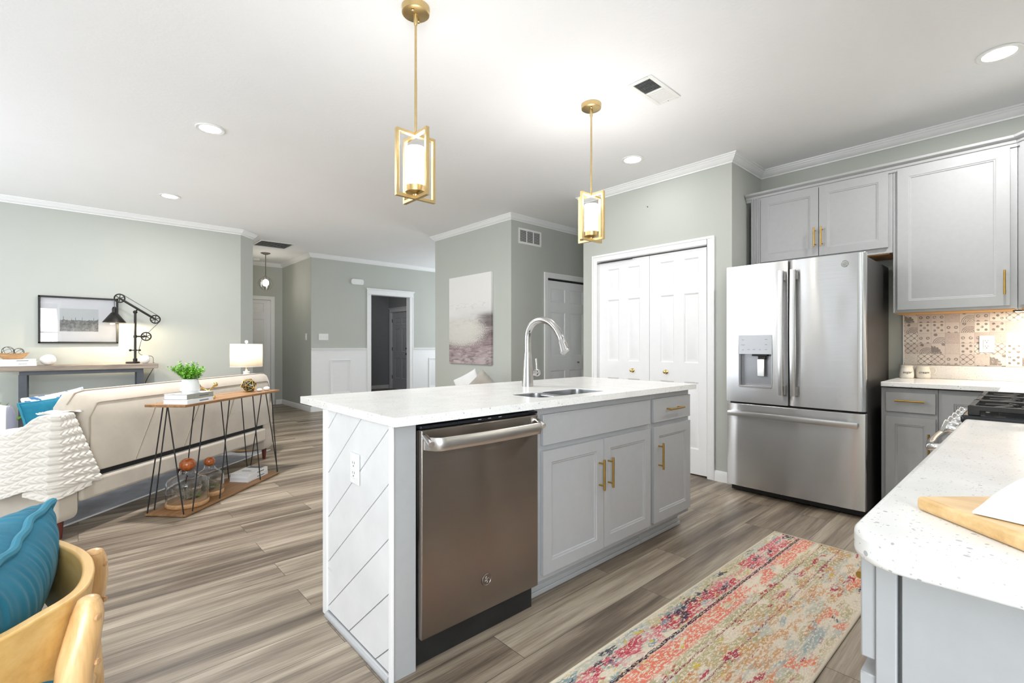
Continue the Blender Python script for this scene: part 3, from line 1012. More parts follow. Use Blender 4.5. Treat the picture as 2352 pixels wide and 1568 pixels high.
# doorway to the vestibule and the entry door seen through it
mf = wm((2.98, 8.43), (6.6, 8.43))
casing('trim_7', mf, 1.105, 1.93, 2.115, w=0.082, header=True)
mv = wm((6.22, 11.78), (6.22, 8.54))
casing('trim_8', mv, 0.14, 1.06, 2.035, w=0.07, header=True)
m = mv @ Mx.Translation(V((0.145, -0.03, 0.012)))
d = MB().facade(0.91, 2.015, 0.04, panels(0.91, [(0.14, 0.40), (0.51, 0.77)], [(0.27, 0.80), (0.98, 1.58), (1.70, 1.86)]), SIX, m).build('door_5', M('grey_white_entry_door', srgb(205, 206, 210), 0.5, var=0.02), kind='structure')
for (z, r) in ((0.92, 0.028), (1.06, 0.024)):
    MB(m @ Mx.Translation(V((0.83, 0, z))) @ Mx.Rotation(R(-90), 4, 'X')).lathe([(0, 0), (0.03, 0), (0.03, 0.008), (0.012, 0.014), (0.012, 0.03), (r, 0.042), (r, 0.058), (0, 0.062)], n=20).build('door_handle' if z < 1 else 'door_lock', DARKMETAL, d)
for z in (0.25, 1.0, 1.75):
    MB(m).box(-0.012, 0.006, -0.004, 0.012, z, z + 0.09).build('door_hinge', DARKMETAL, d)
MB().box(4.3, 6.1, 9.6, 11.2, 0.0, 0.012).build('door_mat', fabric('dark_doormat_pile', (0.02, 0.02, 0.022), 0.3), bevel=0.004)
tag(bpy.data.objects['door_mat'], 'dark doormat on the vestibule floor before the entry door', 'doormat')

# wainscot with chair rail and picture-frame moulding on the far wall
RAIL = [(0.0, 0.0), (0.012, 0.0), (0.014, 0.018), (0.022, 0.03), (0.026, 0.046), (0.012, 0.056), (0.0, 0.06)]


def frame_mould(b, m, x0, x1, z0, z1, w=0.045, t=0.014):
    b.frame(x0, x1, z0, z1, [(0, 0), (0, t), (0.012, t), (0.018, t * 0.6), (w - 0.008, t * 0.45), (w, 0)], m)


for i, (a, e, frames) in enumerate(((0.0, 1.022, [(0.33, 0.71)]), (2.014, 3.6, [(2.37, 2.95)]))):
    b = MB()
    b.box(a, e, 0, 0.008, 0, 1.05, mf)
    b.box(a, e, 0, 0.02, 0, 0.11, mf)
    for (x0, x1) in frames:
        frame_mould(b, mf @ Mx.Translation(V((0, 0.008, 0))), x0, x1, 0.28, 0.895)
    b.build('trim_%d' % (9 + i), TRIM, kind='structure', bevel=0.002, seg=1)
    p0, p1 = mf @ V((a, 0, 0)), mf @ V((e, 0, 0))
    sweep('trim_%d' % (11 + i), [p0, p1], RAIL, TRIM, 1.045)

# backsplash
MB().box(4.636, 4.65, -0.47, 0.663, 1.012, 1.40).build('trim_13', TILE, kind='structure')
MB().box(4.632, 4.65, 0.663, 0.669, 1.012, 1.40).build('trim_14', PLASTIC, kind='structure')

# openings behind the camera
for i, (m, x0, x1, z0, z1) in enumerate(((wm((0.62, -1.6), (-2.6, -1.6)), 1.0, 2.85, 0.75, 2.2), (wm((-2.6, -1.6), (-2.6, 7.39)), 3.4, 4.4, 0.0, 2.12), (wm((-2.6, -1.6), (-2.6, 7.39)), 5.3, 8.3, 0.75, 2.2))):
    b = MB(m)
    for (a, e, c, f) in ((x0 - 0.07, x0, z0, z1 + 0.07), (x1, x1 + 0.07, z0, z1 + 0.07), (x0, x1, z1, z1 + 0.07)):
        b.box(a, e, 0, 0.018, c, f)
    if z0 > 0:
        b.box(x0 - 0.09, x1 + 0.09, 0, 0.04, z0 - 0.03, z0)
    k = (2, 1, 3)[i]
    for j in range(1, k):
        xx = x0 + (x1 - x0) * j / k
        b.box(xx - 0.035, xx + 0.035, -0.08, -0.03, z0, z1)
    if z0 > 0:
        b.box(x0, x1, -0.07, -0.04, (z0 + z1) / 2 - 0.02, (z0 + z1) / 2 + 0.02)
    b.build('window_%d' % (i + 1), TRIM, kind='structure', bevel=0.003, seg=1)

# ---------------------------------------------------------------- fittings on walls and ceiling
# recessed downlights
def downlight(loc, label, power):
    t = thing('recessed_light', label, 'ceiling light', loc, 0, 'recessed ceiling lights')
    MB().lathe([(0.068, -0.001), (0.094, -0.001), (0.095, -0.006), (0.09, -0.009), (0.07, -0.006), (0.068, -0.001)], n=40).build('trim_ring', PLASTIC, t, local=True)
    MB().lathe([(0.0, -0.0035), (0.069, -0.0035), (0.069, -0.0055), (0.0, -0.0058)], n=40).build('lens', LED, t, local=True)
    lamp('downlight_beam', 'AREA', (loc[0], loc[1], loc[2] - 0.012), power, (1, 0.99, 0.98), 0.13, aim=(0, 0, -1))


downlight((0.717, 4.077, H), 'round recessed ceiling light nearer to the sofa, left of the big brass pendant', 60)
downlight((0.722, 6.213, H), 'round recessed ceiling light farthest off, near the living room wall with the desk lamp', 14)
downlight((3.511, 2.316, H), 'round recessed ceiling light in front of the white pantry doors', 3)
downlight((3.711, 0.126, H), 'round recessed ceiling light above the range corner of the kitchen', 19)

downlight((2.05, 0.126, H), 'added round recessed ceiling light out of sight above the peninsula, to streak the dishwasher', 2)  # unseen downlight added for its streak on the dishwasher


def grille(name, label, cat, m, w, h, rows, bars, slats, mat=PLASTIC, slope=0.5, border=0.025):
    """louvred vent in local x (right), y (out), z (up), origin lower left"""
    o = m @ V((0, 0, 0))
    t = thing(name, label, cat, tuple(o))
    b = MB(m)
    b.box(0, w, 0, 0.008, 0, border).box(0, w, 0, 0.008, h - border, h).box(0, border, 0, 0.008, border, h - border).box(w - border, w, 0, 0.008, border, h - border)
    for i in range(1, bars):
        xx = border + (w - 2 * border) * i / bars
        b.box(xx - 0.006, xx + 0.006, 0, 0.008, border, h - border)
    b.build('frame', mat, t, bevel=0.0015, seg=1)
    MB(m).box(border * 0.5, w - border * 0.5, 0.0005, 0.0015, border * 0.5, h - border * 0.5).build('duct_shade', VENTDARK, t)  # flat dark plate in place of the shade behind the louvers
    s = MB(m)
    n = slats
    for i in range(n):
        z = border + (h - 2 * border) * (i + 0.5) / n
        dz = (h - 2 * border) / n * slope
        s.add([(border, 0.002, z), (w - border, 0.002, z), (w - border, 0.007, z - dz), (border, 0.007, z - dz), (border, 0.003, z + 0.001), (w - border, 0.003, z + 0.001), (w - border, 0.008, z - dz + 0.001), (border, 0.008, z - dz + 0.001)],
              [(0, 1, 2, 3), (7, 6, 5, 4), (0, 4, 5, 1), (3, 2, 6, 7), (0, 3, 7, 4), (1, 5, 6, 2)])
    s.build('louvers', mat, t)
    return t


grille('return_air_vent', 'white three-bay louvred vent high on the grey wall beside the canvas', 'vent', mc @ Mx.Translation(V((0.118, 0.0, 2.413))), 0.40, 0.193, 1, 3, 13, slope=0.45)
# ceiling grilles: local x along world x, local "up" along world y, out = down
mg = Mx.Identity(4)
mg.col[0][:3], mg.col[1][:3], mg.col[2][:3], mg.col[3][:3] = V((1, 0, 0)), V((0, 0, -1)), V((0, 1, 0)), V((2.03, 7.85, H))
grille('ceiling_return_grille', 'dark square louvred grille in the ceiling at the hall entrance', 'vent', mg, 0.50, 0.50, 1, 1, 6, slope=0.22, border=0.025)
t = thing('ceiling_register', 'white ceiling register with dark slots near the smaller pendant', 'vent', (2.515, 1.54, H))
mr = Mx.Identity(4)
mr.col[0][:3], mr.col[1][:3], mr.col[2][:3], mr.col[3][:3] = V((1, 0, 0)), V((0, 0, -1)), V((0, 1, 0)), V((2.49, 1.515, H))
b = MB(mr)
b.box(0, 0.35, 0, 0.006, 0, 0.025).box(0, 0.35, 0, 0.006, 0.14, 0.165).box(0, 0.025, 0, 0.006, 0.025, 0.14).box(0.325, 0.35, 0, 0.006, 0.025, 0.14).box(0.165, 0.185, 0, 0.006, 0.025, 0.14)
b.build('frame', PLASTIC, t, bevel=0.002, seg=1)
MB(mr).box(0.02, 0.172, 0.0004, 0.0014, 0.02, 0.145).build('duct_shade', VENTDARK, t)  # dark plate gives the slots their shade
s = MB(mr)
for i in range(9):
    x = 0.032 + i * 0.0148
    s.add([(x, 0.006, 0.025), (x + 0.004, 0.002, 0.025), (x + 0.004, 0.002, 0.14), (x, 0.006, 0.14), (x + 0.0015, 0.006, 0.025), (x + 0.0055, 0.002, 0.025), (x + 0.0055, 0.002, 0.14), (x + 0.0015, 0.006, 0.14)], [(0, 1, 2, 3), (4, 7, 6, 5), (0, 4, 5, 1), (3, 2, 6, 7)])
for i in range(9):
    x = 0.19 + i * 0.0148
    s.box(x, x + 0.0125, 0.001, 0.005, 0.025, 0.14)
s.build('louvers', PLASTIC, t)
MB(mr @ Mx.Translation(V((0.338, 0, 0.082))) @ Mx.Rotation(R(-90), 4, 'X')).lathe([(0, 0.006), (0.004, 0.006), (0.003, 0.008), (0, 0.008)], n=10).build('screw', NICKEL, t)

# hall pendant: globe of metal hoops round a lit bulb
def hall_pendant():
    t = thing('hall_pendant_light', 'dark stem pendant with open globe of hoops and lit bulb in the hallway', 'pendant light', (2.393, 8.945, H))
    MB().lathe([(0, -0.032), (0.02, -0.032), (0.035, -0.026), (0.075, -0.008), (0.078, 0.0), (0, 0)], n=32).build('canopy', DNICKEL, t, local=True)
    MB().cyl((0, 0, -0.03), (0, 0, -0.40), 0.007, n=12).build('stem', DNICKEL, t, local=True)
    MB().lathe([(0, -0.445), (0.016, -0.445), (0.022, -0.41), (0.012, -0.395), (0, -0.395)], n=20).build('socket', DNICKEL, t, local=True)
    zc = -0.525
    for i in range(4):
        a = R(20 + 45 * i)
        rb = []
        for j in range(48):
            q = 2 * pi * j / 48
            for_r = []
            rx, rz = sin(q), cos(q)
            for (dr, dw) in ((-0.0015, -0.006), (0.0015, -0.006), (0.0015, 0.006), (-0.0015, 0.006)):
                r = 0.118 + dr
                p = V((r * rx, dw, zc + r * rz))
                for_r.append(Mx.Rotation(a, 3, 'Z') @ p)
            rb.append(for_r)
        MB().rings(rb, loop=True).build('hoop', NICKEL, t, local=True)
    MB().ell((0, 0, zc + 0.01), (0.05, 0.05, 0.06), 20, 12).build('bulb', BULB, t, local=True)
    lamp('hall_bulb_glow', 'POINT', (2.393, 8.945, H + zc + 0.01), 16, (1, 0.93, 0.84), 0.06)


hall_pendant()


# switches, sensor, outlets
def wall_box(name, label, cat, m, w, h, t, mat=PLASTIC, r=0.004):
    o = thing(name, label, cat, tuple(m @ V((0, 0, 0))))
    MB(m).box(-w / 2, w / 2, 0, t, -h / 2, h / 2).build('cover_plate', mat, o, bevel=r, seg=3)
    return o


s = thing('door_chime', 'white rounded door chime box on the grey wall left of the vestibule doorway', 'chime', (3.81, 8.43, 2.32))
MB().prism(rrect(-0.118, 0.118, -0.052, 0.052, 0.035), 0.0, 0.035, mf @ Mx.Translation(V((0.83, 0, 2.325))) @ Mx.Rotation(R(-90), 4, 'X')).build('cover', PLASTIC, s, bevel=0.01, seg=3)
m = mf @ Mx.Translation(V((0.213, 0, 1.302)))
s = wall_box('light_switch', 'wide white three-gang light switch above the wainscot', 'light switch', m, 0.168, 0.115, 0.007)
for i in (-1, 0, 1):
    MB(m).box(-0.006 + i * 0.046, 0.006 + i * 0.046, 0.006, 0.016, -0.012, 0.012).build('toggle', PLASTIC, s, bevel=0.002)
m = wm((2.98, 10.0), (2.98, 8.43)) @ Mx.Translation(V((1.335, 0, 1.307)))
s = wall_box('light_switch', 'narrow white light switch on the hallway side wall near the corner', 'light switch', m, 0.075, 0.118, 0.007)
MB(m).box(-0.006, 0.006, 0.006, 0.016, -0.012, 0.012).build('toggle', PLASTIC, s, bevel=0.002)


def outlet(label, m):
    s = wall_box('wall_outlet', label, 'outlet', m, 0.076, 0.117, 0.006)
    f = MB(m).box(-0.017, 0.017, 0.005, 0.0085, -0.035, 0.035).build('receptacle', PLASTIC, s, bevel=0.0015)
    h = MB(m)
    for zc in (-0.019, 0.019):
        h.box(-0.0085, -0.006, 0.007, 0.0089, zc + 0.001, zc + 0.009).box(0.006, 0.0085, 0.007, 0.0089, zc + 0.001, zc + 0.009)
        h.box(-0.0025, 0.0025, 0.007, 0.0089, zc - 0.01, zc - 0.005)
    h.build('slots', BLACKTEXT, f)
    return s


outlet('white power outlet on the patterned tile backsplash', wm((4.636, 1.0), (4.636, -0.4)) @ Mx.Translation(V((1.0 - 0.2175, 0, 1.165))))
lamp('vestibule_fill_light', 'POINT', (4.9, 10.3, 2.45), 7, (1, 0.98, 0.96), 0.1)  # point light added to lift the dim vestibule, no fixture there
# smoke detector near the hall door
sd = thing('smoke_detector', 'small white smoke detector on the ceiling beyond the hallway pendant', 'smoke detector', (2.42, 9.66, H))
MB().lathe([(0, -0.035), (0.045, -0.035), (0.06, -0.022), (0.065, 0), (0, 0)], n=28).build('cover', PLASTIC, sd, local=True)

# ================================================================ kitchen
from mathutils.geometry import tessellate_polygon

SHAKER = [(0.0, 0.0), (0.002, 0.003), (0.010, 0.0045), (0.012, 0.009)]
MINUS_Y = lambda x, y, z: face_mx((x, y, z), (1, 0, 0), (0, -1, 0))     # looks to -y
MINUS_X = lambda x, y, z: face_mx((x, y, z), (0, -1, 0), (-1, 0, 0))    # looks to -x, local x runs to -y
PLUS_Y = lambda x, y, z: face_mx((x, y, z), (-1, 0, 0), (0, 1, 0))


def bar_pull(m, x, z, length, vertical, parent, out=0.032, mat=None, r=0.0058):
    b = MB(m)
    inset = length * 0.14
    if vertical:
        b.cyl((x, out, z), (x, out, z + length), r, n=14)
        for zz in (z + inset, z + length - inset):
            b.cyl((x, 0, zz), (x, out, zz), r * 0.8, n=10)
    else:
        b.cyl((x, out, z), (x + length, out, z), r, n=14)
        for xx in (x + inset, x + length - inset):
            b.cyl((xx, 0, z), (xx, out, z), r * 0.8, n=10)
    return b.build('handle', mat or BRASS, parent)


def door(m, x0, x1, z0, z1, parent, handle=None, frame=0.055, name='door', mat=None, prof=SHAKER, t=0.019, out=0.032):
    """shaker front on face matrix m (its y=0 is the carcass front)"""
    mm = m @ Mx.Translation(V((x0, t, z0)))
    w, h = x1 - x0, z1 - z0
    pan = [(frame, w - frame, frame, h - frame)] if frame else []
    d = MB().facade(w, h, t, pan, prof, mm).build(name, mat or CAB, parent, bevel=0.0025, seg=2)
    if handle:
        bar_pull(m @ Mx.Translation(V((0, t, 0))), *handle, d, out)
    return d


def plate(outer, hole, z0, z1):
    """flat slab with a hole"""
    b = MB()
    polys = [[V((p[0], p[1], 0)) for p in outer], [V((p[0], p[1], 0)) for p in hole]]
    flat = polys[0] + polys[1]
    tri = tessellate_polygon(polys)
    n = len(flat)
    vs = [(p.x, p.y, z1) for p in flat] + [(p.x, p.y, z0) for p in flat]
    fs = [tuple(t) for t in tri] + [tuple(n + i for i in reversed(t)) for t in tri]
    a, c = len(polys[0]), len(polys[1])
    fs += [(i, (i + 1) % a, n + (i + 1) % a, n + i) for i in range(a)]
    fs += [(a + i, n + a + i, n + a + (i + 1) % c, a + (i + 1) % c) for i in range(c)]
    return b.add(vs, fs)


# ---------------------------------------------------------------- island
o = plate(rrect(0.777, 2.885, 1.431, 2.35, 0.012, 4), rrect(1.57, 2.09, 1.535, 1.75, 0.055, 8), 0.883, 0.914).build('island_countertop', QUARTZ, bevel=0.004, seg=3)
tag(o, 'long white speckled quartz countertop on the island around the sink', 'countertop')

t = thing('kitchen_sink', 'stainless undermount sink with two bowls set in the island countertop', 'sink', (1.83, 1.64, 0.70))
for (a, e) in ((1.572, 1.766), (1.784, 2.088)):
    rings = []
    for (ins, z) in ((-0.001, 0.9095), (0.0015, 0.9095), (0.002, 0.88), (0.006, 0.74), (0.02, 0.712), (0.05, 0.702)):
        rings.append([(p[0], p[1], z) for p in rrect(a + ins, e - ins, 1.537 + ins, 1.748 - ins, max(0.052 - ins * 0.3, 0.012), 8)])
    MB().rings(rings, cap0=False).build('bowl', SINKSTEEL, t, sharp=60)
    MB().lathe([(0, 0.703), (0.035, 0.703), (0.04, 0.7055), (0.028, 0.7045), (0, 0.7035)], ((a + e) / 2, 1.64, 0.002), 24).build('drain', CHROME, t)
MB().box(1.7605, 1.7895, 1.538, 1.747, 0.86, 0.9035).build('divider', SINKSTEEL, t, bevel=0.005)

t = thing('kitchen_faucet', 'tall brushed nickel gooseneck faucet standing behind the island sink', 'faucet', (1.966, 2.018, 0.914))
MB().lathe([(0, 0), (0.034, 0), (0.034, 0.01), (0.0325, 0.05), (0.027, 0.13), (0.0225, 0.19), (0.0215, 0.201), (0, 0.201)], n=36).build('body', NICKEL, t, local=True)
path = spline([(1.966, 2.018, 1.114), (1.966, 2.018, 1.20), (1.966, 2.006, 1.25), (1.966, 1.965, 1.29), (1.966, 1.905, 1.303), (1.966, 1.845, 1.289), (1.966, 1.795, 1.253), (1.966, 1.762, 1.21), (1.966, 1.751, 1.185)], 6)
MB().tube(path, 0.0195, 18, up=(1, 0, 0)).build('neck', NICKEL, t)
MB().tube([(1.966, 1.752, 1.187), (1.966, 1.749, 1.178), (1.966, 1.74, 1.155), (1.966, 1.727, 1.122), (1.966, 1.7265, 1.1215)], [0.0195, 0.021, 0.0235, 0.0275, 0.024], 20, up=(1, 0, 0)).build('spray_head', NICKEL, t)
MB().box(-0.008, 0.008, -0.005, 0.006, -0.02, 0.02, Mx.Translation(V((1.966, 1.716, 1.158))) @ Mx.Rotation(R(-22), 4, 'X')).build('spray_button', DNICKEL, t, bevel=0.004)
b = MB()
b.cyl((1.985, 2.018, 0.992), (2.034, 2.018, 0.992), 0.0165, n=20)
b.lathe([(0, 0), (0.021, 0.002), (0.0225, 0.014), (0.019, 0.022), (0, 0.024)], M=Mx.Translation(V((2.034, 2.018, 0.992))) @ Mx.Rotation(R(90), 4, 'Y'), n=20)
b.tube([(2.042, 2.018, 1.0), (2.042, 2.02, 1.03), (2.040, 2.024, 1.075), (2.040, 2.0245, 1.078)], [0.007, 0.0085, 0.0105, 0.006], 12)
b.build('lever', NICKEL, t)

# island end: diagonal boards, corner strips, grey post
t = thing('island_end_panel', 'whitewashed diagonal plank end of the island with grey corner post', 'panel', (0.84, 1.78, 0))
import itertools


def clip(poly, f):
    out = []
    for i in range(len(poly)):
        p, q = poly[i], poly[(i + 1) % len(poly)]
        fp, fq = f(p), f(q)
        if fp >= 0:
            out.append(p)
        if fp * fq < 0:
            u = fp / (fp - fq)
            out.append((p[0] + (q[0] - p[0]) * u, p[1] + (q[1] - p[1]) * u))
    return out


y0, y1, z0, z1 = 1.487, 2.034, 0.03, 0.88
slope, step, gap = -0.835, 0.1895, 0.0028
b = MB()
off = 0.42 - slope * 2.034          # z = slope*y + off at one board joint
for i in range(-6, 7):
    lo, hi = off + i * step + gap, off + (i + 1) * step - gap
    p = [(y0, z0), (y1, z0), (y1, z1), (y0, z1)]
    p = clip(p, lambda q: q[1] - slope * q[0] - lo)
    if len(p) > 2:
        p = clip(p, lambda q: hi - (q[1] - slope * q[0]))
    if len(p) > 2:
        n = len(p)
        vs = [(0.79, a, c) for a, c in p] + [(0.81, a, c) for a, c in p]
        b.add(vs, [tuple(range(n)), tuple(range(2 * n - 1, n - 1, -1))] + [(k, n + k, n + (k + 1) % n, (k + 1) % n) for k in range(n)])
b.build('shiplap_boards', shiplap_mat(), t, bevel=0.0012, seg=1)
MB().box(0.806, 0.83, 1.48, 2.07, 0.0, 0.882).build('backing', BLACK, t)
MB().box(0.783, 0.86, 2.034, 2.078, 0.0, 0.882).build('corner_strip', TRIM, t, bevel=0.003)
MB().box(0.783, 0.80, 1.474, 1.487, 0.0, 0.882).box(0.783, 0.7955, 1.466, 1.48, 0.0, 0.882).build('corner_strip', TRIM, t, bevel=0.003)
MB().box(0.797, 0.886, 1.477, 2.06, 0.0, 0.882).build('post', CAB, t, bevel=0.002)
MB().tube([(0.790, 1.487, 0.008), (0.790, 2.034, 0.008)], 0.016, 12).build('shoe_moulding', CAB, t)
MB().box(0.86, 2.87, 2.071, 2.087, 0.0, 0.882).build('back_board', CAB, t)
outlet('white power outlet on the diagonal plank end of the island', face_mx((0.788, 1.757, 0.683), (0, -1, 0), (-1, 0, 0)))

# dishwasher
t = thing('dishwasher', 'stainless steel dishwasher with bowed bar handle built into the island', 'dishwasher', (1.186, 1.75, 0))
MB().box(0.888, 1.484, 1.50, 2.06, 0.0, 0.874).build('tub_case', BLACK, t)
d = MB().facade(0.587, 0.745, 0.045, [], SHAKER, MINUS_Y(0.893, 1.453, 0.112)).build('door', STEELDW, t, bevel=0.006, seg=3)
MB().box(0.893, 1.480, 1.457, 1.50, 0.859, 0.871).build('control_strip', BLACKGLOSS, t, bevel=0.003)
for x in (1.15, 1.20, 1.255):
    MB().box(x, x + 0.016, 1.4565, 1.458, 0.866, 0.8685).build('indicator', GREYPANEL, t)
# bowed handle
b = MB()
rings = []
for i in range(33):
    u = i / 32
    x = 0.893 + 0.012 + (0.587 - 0.024) * u
    e = min(u, 1 - u)
    out = 0.048 * min(1, (e / 0.055)) ** 0.6 if e < 0.055 else 0.048
    y = 1.453 - out - 0.012 * sin(pi * u)
    th = 0.011
    rings.append([(x, y, 0.786), (x, y - th * 0.8, 0.786), (x, y - th, 0.789), (x, y - th * 1.25, 0.810), (x, y - th, 0.830), (x, y - th * 0.8, 0.833), (x, y, 0.833)])
b.rings(rings)
h = b.build('handle', steel('handle_steel', (0.62, 0.6, 0.58), 0.33, 0, 0.04, 0, 0), d, sharp=50)
for x in (0.905, 1.468):
    MB().tube([(x, 1.453, 0.835), (x, 1.437, 0.828), (x, 1.42, 0.818), (x, 1.408, 0.812)], [0.010, 0.011, 0.012, 0.012], 12).build('handle_mount', CHROME, h)
badge = MB(MINUS_Y(1.188, 1.453, 0.235) @ Mx.Rotation(R(-90), 4, 'X')).lathe([(0, 0), (0.0225, 0), (0.0235, 0.002), (0.021, 0.0035), (0.0195, 0.0022), (0, 0.0022)], n=36).build('badge', DNICKEL, d)


def monogram(m, r, mat, parent):
    """round swirl emblem"""
    for k in range(4):
        a = k * pi / 2
        pts = [(r * 0.62 * cos(a + s * 1.1) * (0.75 + 0.25 * cos(s * 3)), 0.0, r * 0.62 * sin(a + s * 1.1) * (0.75 + 0.25 * cos(s * 3))) for s in [i / 10 for i in range(11)]]
        MB(m).tube(pts, r * 0.06, 6).build('emblem_stroke', mat, parent)
    MB(m).tube([(-r * 0.35, 0, r * 0.2), (-r * 0.1, 0, r * 0.32), (0, 0, 0), (-r * 0.3, 0, -r * 0.25), (-r * 0.38, 0, 0)], r * 0.07, 6).build('emblem_stroke', mat, parent)
    MB(m).tube([(r * 0.36, 0, r * 0.25), (r * 0.12, 0, r * 0.28), (r * 0.1, 0, -r * 0.28), (r * 0.36, 0, -r * 0.25)], r * 0.07, 6).build('emblem_stroke', mat, parent)


monogram(MINUS_Y(1.188, 1.4505, 0.235), 0.0195, CHROME, badge)
MB().box(0.89, 1.484, 1.53, 1.56, 0.0, 0.11).build('toe_kick', VENTDARK, t)

# sink base cabinet
t = thing('sink_cabinet', 'grey island sink cabinet with false drawer front and two brass-handled doors', 'cabinet', (1.95, 1.78, 0))
MB().box(1.485, 2.415, 1.482, 2.069, 0.105, 0.695).box(1.485, 2.415, 1.482, 1.525, 0.695, 0.882).build('body', CAB, t, bevel=0.001, seg=1)
b = MB().box(1.50, 2.415, 1.55, 2.069, 0.0, 0.11)
b.box(1.50, 2.415, 1.542, 1.56, 0.0, 0.022).box(1.50, 2.415, 1.546, 1.56, 0.022, 0.045)
b.build('toe_kick', CAB, t, bevel=0.003)
m = MINUS_Y(0, 1.482, 0)
door(m, 1.522, 2.398, 0.711, 0.848, t, frame=0, name='false_front')
door(m, 1.522, 1.961, 0.134, 0.685, t, (1.925, 0.438, 0.152, True))
door(m, 1.965, 2.398, 0.134, 0.685, t, (1.998, 0.438, 0.152, True))

t = thing('drawer_cabinet', 'narrow grey island cabinet with one drawer over one door at the far end', 'cabinet', (2.64, 1.78, 0))
MB().box(2.417, 2.87, 1.482, 2.069, 0.105, 0.882).build('body', CAB, t, bevel=0.001, seg=1)
b = MB().box(2.417, 2.865, 1.55, 2.069, 0.0, 0.11)
b.box(2.417, 2.88, 1.542, 1.56, 0.0, 0.022).box(2.417, 2.874, 1.546, 1.56, 0.022, 0.045)
b.build('toe_kick', CAB, t, bevel=0.003)
door(m, 2.434, 2.860, 0.711, 0.848, t, (2.552, 0.782, 0.175, False), frame=0, name='drawer')
door(m, 2.434, 2.860, 0.134, 0.685, t, (2.482, 0.443, 0.152, True))

# ---------------------------------------------------------------- refrigerator
t = thing('refrigerator', 'stainless french-door refrigerator with water dispenser in its left door', 'refrigerator', (4.22, 1.2, 0))
FY0, FY1, FYM, FX = 0.746, 1.653, 1.2065, 3.829
MB().box(3.912, 4.60, FY0 + 0.004, FY1 - 0.004, 0.04, 1.752).build('case', FRIDGESIDE, t, bevel=0.004)
MB().box(3.885, 3.914, FY0 + 0.006, FY1 - 0.006, 0.05, 1.74).build('gasket', BLACK, t)
MB().box(3.88, 4.2, FY0 + 0.02, FY1 - 0.02, 0.012, 0.05).build('grille', BLACK, t)
for y in (FY0 + 0.06, FY1 - 0.06):
    for x in (3.93, 4.5):
        MB().cyl((x, y, 0.0), (x, y, 0.03), 0.02, n=14).build('foot', BLACK, t)


def steel_front(y0, y1, z0, z1, depth=0.056, bow=0.006, r=0.012):
    """convex steel door skin, facing -x, rounded long edges"""
    b = MB()
    n = 20
    rings = []
    for j in range(n + 1):
        u = j / n
        y = y1 + (y0 - y1) * u
        e = min(u, 1 - u) * (y1 - y0)
        x = FX - bow * (1 - (2 * u - 1) ** 2) + bow * 0.5
        if e < r:
            x += r - math.sqrt(max(r * r - (r - e) ** 2, 0))
        rings.append([(x, y, z0), (x, y, z1), (FX + depth, y, z1), (FX + depth, y, z0)])
    return b.rings(rings)


# left door: flat skin with a pocket for the dispenser
mm = MINUS_X(FX, FY1, 0.714)
lw, lh = FY1 - FYM - 0.002, 1.776 - 0.714
dl = MB().facade(lw, lh, 0.056, [(0.098, 0.333, 0.127, 0.375)], [(0.0, 0.0), (0.001, 0.05)], mm).build('left_door', STEEL, t, bevel=0.005, seg=3)
dr = steel_front(FY0, FYM - 0.003, 0.714, 1.776).build('right_door', STEEL, t, bevel=0.002)
dz = steel_front(FY0, FY1, 0.055, 0.70, r=0.006).build('freezer_drawer', STEEL, t, bevel=0.003)
# dispenser
dp = MB(mm).box(0.094, 0.337, 0.0, 0.004, 0.375, 0.520).box(0.094, 0.1, 0, 0.004, 0.122, 0.375).box(0.331, 0.337, 0, 0.004, 0.122, 0.375).build('dispenser', GREYPANEL, dl, bevel=0.002)
MB(mm).box(0.1, 0.331, -0.05, 0.006, 0.118, 0.134).build('drip_tray', STEELBAR, dl, bevel=0.002)
MB(mm).box(0.101, 0.330, -0.0485, -0.046, 0.132, 0.374).build('recess_lining', M('recess_grey', srgb(150, 151, 154), 0.35, 0.6, var=0.03), dl)
MB(mm).box(0.190, 0.30, -0.045, -0.004, 0.360, 0.375).box(0.232, 0.285, -0.04, -0.012, 0.335, 0.362).build('nozzle', BLACK, dl, bevel=0.003)
MB(mm).box(0.226, 0.278, -0.022, -0.010, 0.205, 0.338).build('paddle', STEELBAR, dl, bevel=0.003)
for (x, z, w) in ((0.128, 0.485, 0.018), (0.128, 0.445, 0.028), (0.128, 0.407, 0.012), (0.17, 0.41, 0.016), (0.21, 0.41, 0.018), (0.252, 0.409, 0.014), (0.296, 0.487, 0.018), (0.296, 0.448, 0.016), (0.296, 0.41, 0.014)):
    MB(mm).box(x - w / 2, x + w / 2, 0.0038, 0.0044, z - 0.0014, z + 0.0014).build('button_mark', GREYTEXT, dp)


def fridge_bar(z0, z1, y, parent):
    rings = []
    for i in range(25):
        u = i / 24
        z = z0 + (z1 - z0) * u
        x = FX - 0.038 - 0.012 * sin(pi * u)
        rings.append([(x, y + 0.018, z), (x - 0.012, y + 0.015, z), (x - 0.015, y, z), (x - 0.012, y - 0.015, z), (x, y - 0.018, z)])
    h = MB().rings(rings).build('handle', STEELBAR, parent, sharp=50)
    for zz in (z0 + 0.035, z1 - 0.035):
        MB().box(FX - 0.042, FX + 0.004, y - 0.013, y + 0.013, zz - 0.035, zz + 0.035).build('handle_mount', DNICKEL, h, bevel=0.004)


